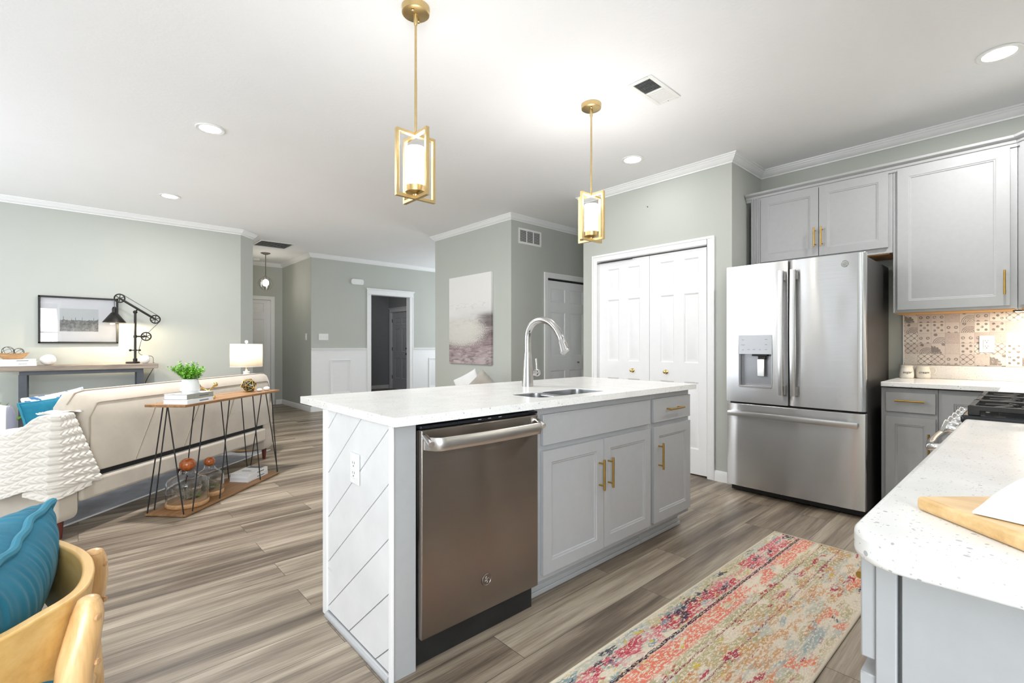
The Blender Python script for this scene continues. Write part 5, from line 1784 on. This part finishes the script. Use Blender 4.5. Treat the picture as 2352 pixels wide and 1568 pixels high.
# ---- shag rug below the sofa
rg = thing('shag_rug', 'pale grey shag rug reaching out under the beige sofa', 'rug', sofa_pt(3.6, 4.2), SA)
b = MB(SR)
rnd = random.Random(5)


def shag(u, v):
    x, y = 2.05 + 2.95 * u, 3.10 + 1.95 * v
    e = min(u, 1 - u, v, 1 - v)
    return (x, y + (0.006 * sin(u * 60) if v == 0 else 0), 0.002 if e == 0 else 0.014 + 0.004 * sin(x * 31) * sin(y * 27))


b.surf(shag, 120, 80)
b.build('pile', SHAG, rg)
MB(SR).tube([(2.05, 3.10, 0.006), (3.0, 3.097, 0.006), (4.0, 3.102, 0.006), (5.0, 3.10, 0.006)], 0.006, 8).build('edge_binding', WHITEFAB, rg)

# ---- hairpin console behind the sofa
t = thing('hairpin_console', 'slim two-tier wood console with black rod legs behind the sofa', 'console table', sofa_pt(3.545, 2.6), SA)
U0, U1, V0, V1 = 2.992, 4.10, 2.452, 2.745
MB(SR).box(U0, U1, V0, V1, 0.738, 0.756).build('tabletop', MANGO, t, bevel=0.002)
MB(SR).box(U0, U1, V0, V1, 0.004, 0.020).build('lower_shelf', MANGO, t, bevel=0.002)
RODS = []
for v in (V0 + 0.006, V1 - 0.006):
    for (ub, ut) in ((3.062, 3.180), (3.330, 3.440), (3.828, 3.724), (4.075, 3.985)):
        RODS.append(((ub, v, 0.0), (ut, v, 0.738)))
for u in (U0 + 0.006, U1 - 0.006):
    vm = (V0 + V1) / 2
    RODS.append(((u, V0 + 0.012, 0.0), (u, vm - 0.018, 0.738)))
    RODS.append(((u, V1 - 0.012, 0.0), (u, vm + 0.018, 0.738)))
for (p, q) in RODS:
    MB(SR).tube([p, q], 0.0042, 8).build('leg', BLACK, t)


def book(label, M_, w, l, th, cover=None, title=None, tsize=0.012, group=None, blockmat=None):
    """closed book: local x length along spine, y width (spine at y=0), z up"""
    t = thing('book', label, 'book', tuple(M_ @ V((0, 0, 0))), 0, group)
    c = cover or COVERW
    MB(M_).box(0.003, l - 0.003, 0.003, w - 0.004, 0.0025, th - 0.0025).build('pages', PAPER, t)
    b = MB(M_).box(0, l, 0, w, 0, 0.003).box(0, l, 0, w, th - 0.003, th).box(0, l, -0.001, 0.003, 0, th)
    b.build('cover', c, t, bevel=0.0008, seg=1)
    if title == 'WHITE':
        tm = M_ @ Mx(((1, 0, 0, l * 0.62), (0, 0, -1, -0.0012), (0, 1, 0, th * 0.5), (0, 0, 0, 1)))
        writing(title, tsize, tm, GREYTEXT, t, 0.0003, name='spine_title')
    elif title:
        MB(M_).box(l * 0.45, l * 0.80, -0.0016, 0.0, th * 0.40, th * 0.62).build('spine_print', GREYTEXT, t)
    return t


bm_ = lambda u, v, z, a=0.0: SR @ Mx.Translation(V((u, v, z))) @ Mx.Rotation(R(a), 4, 'Z')
book('white book lying lowest under the plant pot on the hairpin console', bm_(3.015, 2.456, 0.7562, 1), 0.175, 0.255, 0.030, COVERW, 'AT HOME', 0.012)
book('white book with grey-green spine directly under the plant pot', bm_(3.022, 2.462, 0.7864, 0), 0.172, 0.25, 0.037, COVERG, 'COUNTRY', 0.011)
b = MB(bm_(3.022, 2.462, 0.7864, 0)).box(0.001, 0.2495, 0.004, 0.1715, 0.0368, 0.0375)
bo = [o for o in bpy.data.objects if o.name.startswith('book') and o.get('label', '').startswith('white book with grey-green')][0]
b.build('front_board', COVERW, bo)
book('white book lying lower of two on the bottom shelf of the hairpin console', bm_(3.742, 2.512, 0.0202, 0), 0.165, 0.275, 0.032, COVERW, 'x', 0.013)
bt = book('white book with faint grey title, upper of two on the bottom console shelf', bm_(3.748, 2.514, 0.0524, 0), 0.162, 0.268, 0.034, COVERW, 'x', 0.013)
mt = bm_(3.748, 2.514, 0.0866, 0) @ Mx(((0, -1, 0, 0.10), (1, 0, 0, 0.08), (0, 0, 1, 0.0002), (0, 0, 0, 1))) @ Mx.Rotation(R(180), 4, 'Z')
MB(mt).box(-0.04, 0.04, -0.008, 0.004, 0.0, 0.0005).build('cover_print', GREYTEXT, bt)
MB(bm_(3.748, 2.514, 0.0866, 0)).box(0.20, 0.262, 0.02, 0.15, 0.0, 0.0006).build('cover_picture', GREYTEXT, bt)

# ---- potted plant
pu, pv = 3.155, 2.548
t = thing('potted_plant', 'small bright green fern in a ribbed white pot on two books', 'plant', sofa_pt(pu, pv, 0.8238), SA)
MB().lathe([(0, 0), (0.047, 0), (0.048, 0.012), (0.058, 0.014), (0.060, 0.022), (0.056, 0.055), (0.047, 0.092), (0.044, 0.096), (0.041, 0.096), (0.043, 0.085), (0.0, 0.082)], n=120, ripple=lambda a, z: 1 + (0.012 * cos(a * 2 * pi * 40) if 0.02 < z < 0.093 else 0)).build('pot', CERAMIC, t, local=True, sharp=60)
MB().lathe([(0, 0.083), (0.042, 0.083), (0.02, 0.094), (0, 0.096)], n=20).build('soil', MOSS, t, local=True)
rnd = random.Random(11)
st, lf = MB(), MB()


def leaf(mb, p, d, size, up=V((0, 0, 1))):
    d = d.normalized()
    s = d.cross(up)
    s = s.normalized() if s.length > 0.05 else V((1, 0, 0))
    n = s.cross(d)
    w = size * 0.46
    vs = [p, p + d * size * 0.5 + s * w + n * size * 0.1, p + d * size, p + d * size * 0.5 - s * w + n * size * 0.1, p + d * size * 0.5]
    mb.add(vs, [(0, 1, 4), (1, 2, 4), (2, 3, 4), (3, 0, 4)])


for i in range(70):
    a = rnd.uniform(0, 2 * pi)
    tilt = rnd.uniform(0.0, 1.0) ** 0.7
    L = rnd.uniform(0.06, 0.115) + 0.035 * (rnd.random() ** 3)
    base = V((0.034 * cos(a) * tilt, 0.034 * sin(a) * tilt, 0.09))
    d = V((cos(a) * tilt * 0.78, sin(a) * tilt * 0.78, 1.0 - 0.25 * tilt)).normalized()
    pts = [base + d * L * q + V((0.012 * sin(a * 3 + q * 2), 0.012 * cos(a * 2 + q * 2), -0.008 * q * q * tilt)) for q in (0, 0.35, 0.7, 1.0)]
    st.tube(pts, 0.0007, 4)
    for q in range(2, 15):
        f = q / 14
        k = min(int(f * 3), 2)
        g = f * 3 - k
        p = pts[k] * (1 - g) + pts[k + 1] * g
        for s_ in (-1, 1, 0):
            dr = V((rnd.uniform(-1, 1), rnd.uniform(-1, 1), rnd.uniform(-0.4, 0.9)))
            leaf(lf, p + dr * 0.006, dr, rnd.uniform(0.009, 0.015))
st.build('stems', LEAFD, t, local=True)
lf.build('foliage', LEAF, t, local=True)

# ---- brass jack figure
t = thing('brass_figure', 'polished brass jack-shaped ornament leaning against the books on the console', 'ornament', sofa_pt(3.345, 2.55, 0.7562), SA)
c = V((3.338, 2.548, 0.815))
b = MB(SR)
for (p, r) in (((3.30, 2.60, 0.855), 0.017), ((3.425, 2.56, 0.858), 0.017), ((3.385, 2.585, 0.772), 0.016), ((3.335, 2.505, 0.770), 0.012)):
    p = V(p)
    b.tube([c, c * 0.6 + p * 0.4, c * 0.25 + p * 0.75, p], [0.009, 0.0065, 0.0085, 0.010], 12)
    b.ell(p, (r, r, r), 18, 12)
b.ell(c, (0.012, 0.012, 0.012), 14, 10)
b.build('body', POLBRASS, t, sharp=60)

# ---- faceted glass terrarium
t = thing('geometric_terrarium', 'brass-edged faceted glass terrarium with succulent on the console', 'terrarium', sofa_pt(3.885, 2.60, 0.7562), SA)
ico = bmesh.new()
bmesh.ops.create_icosphere(ico, subdivisions=1, radius=0.062)
rot = Mx.Rotation(R(31.7), 4, 'Y') @ Mx.Rotation(R(12), 4, 'Z')
ivs = [rot @ v.co for v in ico.verts]
zmin = min(p.z for p in ivs)
ivs = [p + V((0, 0, -zmin + 0.003)) for p in ivs]
ifs = [tuple(v.index for v in f.verts) for f in ico.faces]
ies = [tuple(v.index for v in e.verts) for e in ico.edges]
ico.free()
b = MB()
for (i, j) in ies:
    b.tube([ivs[i], ivs[j]], 0.0028, 8)
b.build('edge_frame', POLBRASS, t, local=True)
g = MB()
for f in ifs[1:]:
    pts = [ivs[i] for i in f]
    cc = sum(pts, V((0, 0, 0))) / 3
    pin = [p + (cc - p) * 0.03 for p in pts]
    g.add(pin, [(0, 1, 2)])
g.build('panes', CLEAR, t, local=True, solid=0.001, weld=False)
b = MB()
rnd = random.Random(3)
for i in range(26):
    a = rnd.uniform(0, 6.28)
    e = rnd.uniform(0.15, 1.2)
    d = V((cos(a) * cos(e), sin(a) * cos(e), sin(e)))
    p = V((0, 0, 0.022))
    leaf(b, p, d, rnd.uniform(0.03, 0.055))
b.build('succulent', LEAFD, t, local=True, solid=0.0015)
MB().lathe([(0, 0.006), (0.03, 0.008), (0.034, 0.018), (0.02, 0.024), (0, 0.026)], n=16).build('soil', MOSS, t, local=True)

for (nm, lab, u, v, r) in (('pebble', 'smaller white pebble beside the glass terrarium', 3.935, 2.535, (0.030, 0.02, 0.013)), ('pebble', 'larger white pebble at the far end of the console, right of the terrarium', 4.005, 2.515, (0.034, 0.024, 0.0185))):
    o = MB(SR @ Mx.Translation(V((u, v, 0.7562 + r[2])))).ell((0, 0, 0), r, 24, 14).build(nm, EGGC)
    tag(o, lab, 'stone')


# ---- bell jars
def bell_jar(label, u, v, r, hs, hn, ball, seed):
    t = thing('bell_jar', label, 'glass jar', sofa_pt(u, v, 0.0202), SA)
    MB().lathe([(0, 0), (r * 0.94, 0), (r * 0.985, 0.008), (r * 0.985, 0.026), (r * 0.95, 0.034), (0, 0.034)], n=48).build('wooden_base', ACACIA, t, local=True, sharp=60)
    z0 = 0.0345
    outp = [(r * 0.955, z0), (r * 0.965, z0 + 0.01), (r * 0.965, hs * 0.70), (r * 0.945, hs * 0.79), (r * 0.87, hs * 0.88), (r * 0.72, hs * 0.945), (r * 0.54, hs * 0.99), (r * 0.42, hs * 1.05), (r * 0.37, hs * 1.12), (r * 0.36, hn)]
    inn = [(p[0] - 0.0028, p[1]) for p in reversed(outp)]
    rings = []
    n = 48
    for (rr, z) in outp + inn:
        rings.append([(rr * cos(2 * pi * j / n), rr * sin(2 * pi * j / n), z) for j in range(n)])
    MB().rings(rings, loop=True).build('glass', CLEAR, t, local=True, sharp=70)
    MB().ell((0, 0, hn + ball * 0.78), (ball * 1.04, ball * 1.04, ball * 0.92), 28, 18).build('ball_stopper', AMBERWOOD, t, local=True)
    rnd = random.Random(seed)
    m1, m2 = MB(), MB()
    for i in range(7):
        a = rnd.uniform(0, 6.28)
        q = rnd.uniform(0.0, r * 0.6)
        s = rnd.uniform(0.016, 0.028)
        m1.ell((q * cos(a), q * sin(a), z0 + s * 1.0), (s, s * 0.9, s * 1.0), 12, 8)
    for i in range(34):
        a = rnd.uniform(0, 6.28)
        c = V((rnd.uniform(-.4, .4) * r, rnd.uniform(-.4, .4) * r, z0 + rnd.uniform(0.03, 0.06)))
        pts = [c + V((0.03 * sin(k * 1.1 + a), 0.03 * cos(k * 0.9 + 2 * a), 0.02 * sin(k * 1.7 + a))) for k in range(7)]
        m2.tube(spline(pts, 3), 0.0009, 4)
    m1.build('moss_balls', MOSS, t, local=True)
    m2.build('dried_moss', M('dry_moss_strands', srgb(150, 140, 120), 0.9, var=0.2), t, local=True)
    m3 = MB()
    for i in range(12):
        a = rnd.uniform(0, 6.28)
        leaf(m3, V((r * 0.35, -r * 0.35, z0 + 0.012)), V((cos(a), sin(a), rnd.uniform(0.1, 1.0))), 0.022)
    m3.build('green_sprig', LEAF, t, local=True, solid=0.001)


bell_jar('larger glass bell jar with amber wooden ball on the low shelf', 3.195, 2.60, 0.135, 0.21, 0.245, 0.05, 4)
bell_jar('smaller glass bell jar with amber wooden ball behind the larger one', 3.437, 2.617, 0.098, 0.185, 0.218, 0.037, 9)

# ---- drum side table and lamp beyond the sofa
t = thing('drum_side_table', 'round tan wood drum table beyond the far end of the sofa', 'side table', (1.375, 5.86, 0.0))
MB().lathe([(0, 0.021), (0.18, 0.021), (0.185, 0.03), (0.185, 0.10), (0.12, 0.13), (0.10, 0.30), (0.12, 0.52), (0.20, 0.55), (0.21, 0.56), (0.21, 0.595), (0, 0.595)], n=48).build('drum', BAMBOO, t, local=True, sharp=50)
t = thing('table_lamp', 'lit white table lamp with drum shade showing above the sofa back', 'table lamp', (1.372, 5.855, 0.596))
MB().lathe([(0, 0), (0.075, 0), (0.08, 0.012), (0.085, 0.10), (0.083, 0.18), (0.075, 0.20), (0.045, 0.218), (0.032, 0.235), (0.03, 0.262), (0.033, 0.27), (0.012, 0.275), (0.01, 0.30), (0, 0.30)], n=40).build('base', CERAMIC, t, local=True)
MB().cyl((0, 0, 0.295), (0, 0, 0.40), 0.011, n=16).build('neck', GOLD, t, local=True)
sm, stt, bb = nt('translucent_linen_shade')
k = NB(stt)
tr = k.n('ShaderNodeBsdfTranslucent')
mx = k.n('ShaderNodeMixShader')
mx.inputs[0].default_value = 0.55
k.l(k.ramp(k.noise(k.coord((1, 1, 1)), 300, 2), [(0.3, srgb(240, 232, 220)), (0.7, srgb(248, 242, 232))]), tr.inputs['Color'])
bb.inputs['Base Color'].default_value = (*srgb(242, 238, 230), 1)
bb.inputs['Roughness'].default_value = 0.9
out = stt.nodes['Material Output']
k.l(bb.outputs[0], mx.inputs[1])
k.l(tr.outputs[0], mx.inputs[2])
k.l(mx.outputs[0], out.inputs['Surface'])
n = 64
rings = [[(0.158 * cos(2 * pi * j / n), 0.158 * sin(2 * pi * j / n), z) for j in range(n)] for z in (0.327, 0.573)]
sh = MB().rings(rings, cap0=False, cap1=False).build('lamp_shade', sm, t, local=True, solid=0.0012)
for z in (0.327, 0.573):
    MB().tube([(0.158 * cos(2 * pi * j / n), 0.158 * sin(2 * pi * j / n), z) for j in range(n)], 0.0025, 6, loop=True).build('rim', WHITEFAB, sh, local=True)
MB().ell((0, 0, 0.44), (0.03, 0.03, 0.042), 18, 12).build('bulb', BULB, t, local=True)
MB().lathe([(0, 0.573), (0.006, 0.573), (0.006, 0.585), (0.014, 0.59), (0.017, 0.602), (0.012, 0.614), (0, 0.617)], n=20).build('finial', CERAMIC, t, local=True)
lamp('table_lamp_glow', 'POINT', (1.372, 5.855, 0.596 + 0.47), 9, (1, 0.86, 0.66), 0.05)

# ---- reclaimed wood console on the living room wall
t = thing('wall_console_table', 'weathered beam console table with charcoal steel frame against the left wall', 'console table', (0.04, 7.18, 0))
MB().box(-0.615, 0.703, 7.0, 7.34, 0.885, 0.942).build('tabletop', RECLAIM, t, bevel=0.006, seg=2)
MB().box(-0.45, 0.565, 7.035, 7.085, 0.845, 0.885).box(-0.45, 0.565, 7.26, 7.31, 0.845, 0.885).build('apron', STEELGREY, t, bevel=0.002)
for x in (-0.455, 0.505):
    for y in (7.03, 7.255):
        MB().box(x, x + 0.062, y, y + 0.06, 0.0, 0.85).build('leg', STEELGREY, t, bevel=0.002)
    MB().box(x + 0.01, x + 0.05, 7.06, 7.30, 0.08, 0.12).build('side_stretcher', STEELGREY, t, bevel=0.002)

# ---- picture
t = thing('framed_photograph', 'black framed black and white landscape photograph above the wall console', 'picture', (0.012, 7.385, 1.44))
b = MB()
x0, x1, z0, z1 = -0.325, 0.351, 1.18, 1.706
for (a, e, c, f) in ((x0, x0 + 0.017, z0, z1), (x1 - 0.017, x1, z0, z1), (x0, x1, z0, z0 + 0.017), (x0, x1, z1 - 0.017, z1)):
    b.box(a, e, 7.355, 7.388, c, f)
b.build('frame', BLACK, t, bevel=0.002, seg=1)
MB().box(x0 + 0.01, x1 - 0.01, 7.378, 7.386, z0 + 0.01, z1 - 0.01).build('mat_board', PAPER, t)
MB().box(-0.154, 0.174, 7.3765, 7.379, 1.315, 1.574).build('print', photo_mat(), t)
MB().box(x0 + 0.012, x1 - 0.012, 7.366, 7.368, z0 + 0.012, z1 - 0.012).build('glazing', CLEAR, t)

# ---- pulley desk lamp
YL = 7.15
t = thing('pulley_desk_lamp', 'dark bronze industrial pulley desk lamp lit on the wall console', 'desk lamp', (0.475, YL, 0.942))
MB().lathe([(0, 0), (0.066, 0), (0.068, 0.006), (0.066, 0.018), (0.06, 0.022), (0, 0.024)], n=40).build('base', DARKMETAL, t, local=True)
MB().cyl((0.497, YL, 0.955), (0.497, YL, 1.535), 0.0125, n=18).build('post', DARKMETAL, t)
MB().cyl((0.497, YL, 0.96), (0.497, YL, 1.0), 0.021, n=18).cyl((0.497, YL, 1.245), (0.497, YL, 1.275), 0.018, n=18).cyl((0.497, YL, 1.09), (0.497, YL, 1.105), 0.017, n=18).build('collar', DARKMETAL, t)
MB().tube([(0.452, YL, 1.098), (0.54, YL, 1.098)], 0.006, 10).ell((0.452, YL, 1.098), (0.014, 0.014, 0.014), 12, 8).ell((0.54, YL, 1.098), (0.012, 0.012, 0.012), 12, 8).build('thumb_screw', DARKMETAL, t)
MB().ell((0.497, YL, 1.548), (0.022, 0.018, 0.02), 16, 10).tube([(0.497, YL, 1.548), (0.522, YL, 1.585)], 0.008, 10).build('pivot', DARKMETAL, t)
PA, PB, PC = V((0.355, YL, 1.702)), V((0.600, YL, 1.262)), V((0.688, YL, 1.470))
arm = MB().tube([PA, PA + (PC - PA) * 0.1, PC + (PA - PC) * 0.1, PC], [0.009, 0.0125, 0.0125, 0.009], 14).build('boom_arm', DARKMETAL, t)
MB().tube([(0.497, YL, 1.262), tuple(PB)], 0.009, 12).build('side_arm', DARKMETAL, t)
for p in (PA, PB, PC):
    w = MB()
    n = 36
    w.tube([p + V((0.047 * cos(2 * pi * j / n), 0, 0.047 * sin(2 * pi * j / n))) for j in range(n)], 0.0072, 8, loop=True)
    for j in range(6):
        a = j * pi / 3 + 0.4
        w.tube([p, p + V((0.045 * cos(a), 0, 0.045 * sin(a)))], 0.0042, 6)
    w.cyl(p + V((0, -0.012, 0)), p + V((0, 0.012, 0)), 0.012, n=16)
    w.build('pulley_wheel', DARKMETAL, t, sharp=50)
MB().tube([PA + V((0.028, 0, 0.044)), PC + V((0.028, 0, 0.044))], 0.0026, 6).tube([PC + V((0.03, 0, -0.043)), PB + V((0.02, 0, 0.046))], 0.0026, 6).tube(spline([PB + V((-0.04, 0, -0.03)), (0.545, YL, 1.17), (0.532, YL, 1.10), (0.535, YL, 1.06), (0.575, YL, 1.035), (0.66, YL + 0.02, 1.02), (0.672, YL + 0.04, 0.95)], 6), 0.0026, 6).build('cord', DARKMETAL, t)
MB().tube([PA + V((-0.047, 0, 0)), (0.308, YL, 1.60)], 0.0025, 6).build('hanging_cable', DARKMETAL, t)
MB().lathe([(0.012, 1.60), (0.016, 1.595), (0.018, 1.585), (0.022, 1.58), (0.022, 1.535), (0.018, 1.53), (0.0, 1.53)], (0.308, YL, 0), 24).build('socket', DARKMETAL, t)
n = 40
rings = [[(0.308 + r * cos(2 * pi * j / n), YL + r * sin(2 * pi * j / n), z) for j in range(n)] for (r, z) in ((0.020, 1.535), (0.03, 1.533), (0.106, 1.424), (0.108, 1.418), (0.105, 1.418), (0.028, 1.528), (0.018, 1.530))]
MB().rings(rings, loop=True).build('cone_shade', DARKMETAL, t, sharp=45)
MB().ell((0.308, YL, 1.468), (0.028, 0.028, 0.034), 18, 12).build('bulb', BULB, t)
lamp('desk_lamp_glow', 'POINT', (0.308, YL, 1.44), 36, (1, 0.82, 0.54), 0.03)
# mains lead hanging from the console
o = MB().tube(spline([(0.672, 7.20, 0.945), (0.69, 7.30, 0.94), (0.70, 7.365, 0.90), (0.665, 7.37, 0.82), (0.62, 7.37, 0.72), (0.58, 7.37, 0.55), (0.57, 7.37, 0.35)], 6), 0.0032, 8).build('power_cord', BLACK)
tag(o, 'thin black power cord hanging down behind the right end of the wall console', 'cord')

# ---- things on the wall console
for (lab, x, y, s) in (('white egg-shaped stone under the framed photograph', -0.24, 7.1, 0.065), ('white egg-shaped stone at the foot of the desk lamp', 0.575, 7.06, 0.056)):
    o = MB(Mx.Translation(V((x, y, 0.9422 + s * 0.9)))).ell((0, 0, 0), (s, s * 0.9, s * 0.9), 28, 18, egg=0.1).build('stone_egg', EGGC, sharp=80)
    tag(o, lab, 'ornament')
book('white book at the bottom of the pair beneath the wooden bowl', Mx.Translation(V((-0.585, 7.02, 0.9422))), 0.19, 0.262, 0.040, COVERW, 'WHITE', 0.02)
book('thinner white book on top of the pair, right under the wooden bowl', Mx.Translation(V((-0.585, 7.025, 0.9824))), 0.185, 0.255, 0.030, COVERW, 'COLOUR', 0.009)
t = thing('wooden_bowl', 'long carved wooden bowl standing on two white books', 'bowl', (-0.50, 7.11, 1.0126))
b = MB()
n = 40


def bowl_ring(s, z, k=0.0):
    return [(0.125 * s * cos(2 * pi * j / n) + k, 0.075 * s * sin(2 * pi * j / n), z + 0.012 * s * abs(cos(2 * pi * j / n)) ** 3 * (z > 0.03)) for j in range(n)]


b.rings([bowl_ring(0.55, 0.0), bowl_ring(0.72, 0.02), bowl_ring(0.9, 0.042), bowl_ring(1.0, 0.060), bowl_ring(0.95, 0.060), bowl_ring(0.82, 0.04), bowl_ring(0.6, 0.014)])
b.build('body', ACACIA, t, local=True, sharp=60)
b = MB()
rnd = random.Random(8)
t = thing('wire_orb', 'tangle of dark wire hoops resting in the wooden bowl', 'ornament', (-0.50, 7.11, 1.046))
for (cx, r) in ((-0.035, 0.048), (0.045, 0.04)):
    for k in range(4):
        ax = V((rnd.uniform(-1, 1), rnd.uniform(-1, 1), rnd.uniform(-.6, 1))).normalized()
        q = ax.to_track_quat('Z', 'Y')
        m = 28
        b.tube([V((cx, 0, r)) + (q @ V((r * cos(2 * pi * j / m), r * sin(2 * pi * j / m), 0))) for j in range(m)], 0.0016, 6, loop=True)
b.build('hoops', DARKMETAL, t, local=True)

# ---- canvas and bench with two pillows beyond the island
t = thing('canvas_painting', 'tall abstract canvas of pale sky over mauve ground on the grey wall', 'painting', (3.862, 5.07, 1.5))
MB().box(3.846, 3.879, 4.612, 5.528, 0.907, 2.09).build('canvas', canvas_mat(), t, bevel=0.003)
t = thing('upholstered_bench', 'low pale bench under the abstract canvas, almost hidden by the island', 'bench', (3.55, 4.9, 0))
MB().box(3.28, 3.85, 4.33, 5.45, 0.28, 0.405).build('seat', WHITEFAB, t, bevel=0.03, seg=3)
for x in (3.34, 3.79):
    for y in (4.40, 5.38):
        MB().cyl((x, y, 0), (x, y, 0.29), 0.015, 0.024, 16).build('leg', WALNUT, t)
pillow('white_pillow', 'white pillow leaning beside the taupe pillow under the abstract canvas', Mx.Translation(V((3.60, 4.74, 0.64))) @ Mx.Rotation(R(-68), 4, 'Z') @ Mx.Rotation(R(-26), 4, 'Y'), 0.36, 0.34, 0.11, WHITEFAB, None, 0.002, 5)
pillow('velvet_pillow', 'silvery taupe velvet pillow with crushed edges, set corner-up under the abstract canvas', Mx.Translation(V((3.56, 4.40, 0.645))) @ Mx.Rotation(R(-72), 4, 'Z') @ Mx.Rotation(R(16), 4, 'X') @ Mx.Rotation(R(-40), 4, 'Y'), 0.34, 0.34, 0.15, TAUPEFAB, None, 0.010, 6)

# ---- bentwood chair with teal pillow, lower left
t = thing('bentwood_chair', 'curved-back honey wood armchair cut off by the lower left corner', 'chair', (-0.25, 1.32, 0))
rim = spline([(-.40, .93, 0), (-.30, .955, 0), (-.2, 1.005, 0), (-.09, 1.081, 0), (-.037, 1.137, 0), (-.007, 1.172, 0), (.014, 1.215, 0), (.025, 1.28, 0), (.024, 1.36, 0), (.0115, 1.431, 0), (-.0086, 1.49, 0), (-.0345, 1.55, 0), (-.08, 1.61, 0), (-.15, 1.66, 0), (-.26, 1.70, 0), (-.40, 1.715, 0)], 5)
rings = []
for i, p in enumerate(rim):
    d = (rim[min(i + 1, len(rim) - 1)] - rim[max(i - 1, 0)]).normalized()
    n_in = V((-d.y, d.x, 0))
    e = min(i, len(rim) - 1 - i) / (len(rim) * 0.5)
    hh = 0.078 + 0.085 * max(0.0, min(1, e * 1.9 - 0.45))
    zt = 0.700
    rings.append([p + V((0, 0, zt)), p + n_in * 0.020 + V((0, 0, zt)), p + n_in * 0.036 + V((0, 0, zt - hh)), p + n_in * 0.020 + V((0, 0, zt - hh))])
MB().rings(rings).build('back_band', PLY, t, bevel=0.004, seg=3, sharp=50)
for pts, rad in (([(0.014, 1.165, 0.690), (0.013, 1.162, 0.668), (0.006, 1.156, 0.63), (-0.003, 1.148, 0.59), (-0.008, 1.14, 0.54), (-0.014, 1.125, 0.45), (0.0, 1.10, 0.25), (0.02, 1.075, 0.0)], [0.017, 0.0235, 0.0265, 0.027, 0.026, 0.026, 0.021, 0.016]),
                 ([(0.026, 1.424, 0.690), (0.026, 1.425, 0.668), (0.024, 1.428, 0.63), (0.018, 1.432, 0.58), (0.014, 1.438, 0.50), (0.02, 1.45, 0.40), (0.03, 1.48, 0.20), (0.045, 1.50, 0.0)], [0.018, 0.024, 0.027, 0.027, 0.025, 0.024, 0.020, 0.016]),
                 ([(-0.52, 1.02, 0.43), (-0.53, 1.01, 0.2), (-0.54, 1.0, 0.0)], [0.022, 0.020, 0.015]),
                 ([(-0.52, 1.62, 0.43), (-0.53, 1.63, 0.2), (-0.54, 1.64, 0.0)], [0.022, 0.020, 0.015])):
    L = MB().tube(spline(pts, 4), [r for i in range(len(rad) - 1) for r in [rad[i] + (rad[i + 1] - rad[i]) * k / 4 for k in range(4)]] + [rad[-1]], 20)
    r0 = rad[0]
    L.ell(pts[0], (r0, r0, r0 * 0.55), 20, 10)
    lg = L.build('leg', TEAK, t, sharp=60)
    if pts[0][2] > 0.6:
        x, y, z = pts[2]
        for dz in (0.035, -0.045):
            a = R(-38)
            MB(Mx.Translation(V((x + (rad[2] - 0.001) * cos(a), y + (rad[2] - 0.001) * sin(a), z + dz))) @ Mx.Rotation(a, 4, 'Z') @ Mx.Rotation(R(90), 4, 'Y')).lathe([(0, -0.002), (0.006, -0.002), (0.0055, 0.002), (0, 0.003)], n=16).build('peg', ACACIA, lg)
b = MB()
for (p, q) in (((-0.02, 1.135, 0.41), (0.015, 1.44, 0.41)), ((-0.52, 1.02, 0.41), (-0.52, 1.62, 0.41)), ((-0.015, 1.13, 0.40), (-0.52, 1.02, 0.40)), ((0.015, 1.44, 0.40), (-0.52, 1.62, 0.40))):
    b.tube([p, q], 0.017, 12)
b.build('seat_rail', TEAK, t)
MB().prism(rrect(-0.52, -0.035, 1.06, 1.60, 0.10, 8), 0.415, 0.462).build('seat_pad', TEAL, t, bevel=0.022, seg=4)

E1 = V((-0.137, -0.99, 0)).normalized()
E3 = V((0.52, -0.07, 0.85)).normalized()
E3 = (E3 - E1 * E3.dot(E1)).normalized()
E2 = E3.cross(E1)
mp_ = Mx.Identity(4)
mp_.col[0][:3], mp_.col[1][:3], mp_.col[2][:3], mp_.col[3][:3] = E1, E2, E3, V((-0.196, 1.358, 0.60))
pillow('velvet_chair_pillow', 'teal velvet piped pillow leaning in the curved wooden armchair', mp_, 0.57, 0.41, 0.235, TEAL, TEALPIPE, 0.0045, 7, nx=150, r=0.0085)

# ---- leafy plant at the far left whose leaf tips enter the frame
t = thing('leafy_plant', 'green leaf tips of a floor plant entering at the left edge beside the wall console', 'plant', (-0.74, 6.86, 0))
MB().lathe([(0, 0), (0.09, 0), (0.12, 0.22), (0.12, 0.24), (0.105, 0.24), (0.10, 0.21), (0, 0.20)], n=32).build('pot', CERAMIC, t, local=True)
rnd = random.Random(21)
b = MB()
for i in range(26):
    a = rnd.uniform(0, 6.28)
    e = rnd.uniform(0.6, 1.3)
    d = V((cos(a) * cos(e), sin(a) * cos(e), sin(e)))
    leaf(b, V((0.04 * cos(a), 0.04 * sin(a), 0.22)) + d * 0.16, d + V((0, 0, -0.1)), rnd.uniform(0.18, 0.27))
    b.tube([V((0.04 * cos(a), 0.04 * sin(a), 0.20)), V((0.04 * cos(a), 0.04 * sin(a), 0.22)) + d * 0.18], 0.003, 5)
b.build('foliage', LEAF, t, local=True)
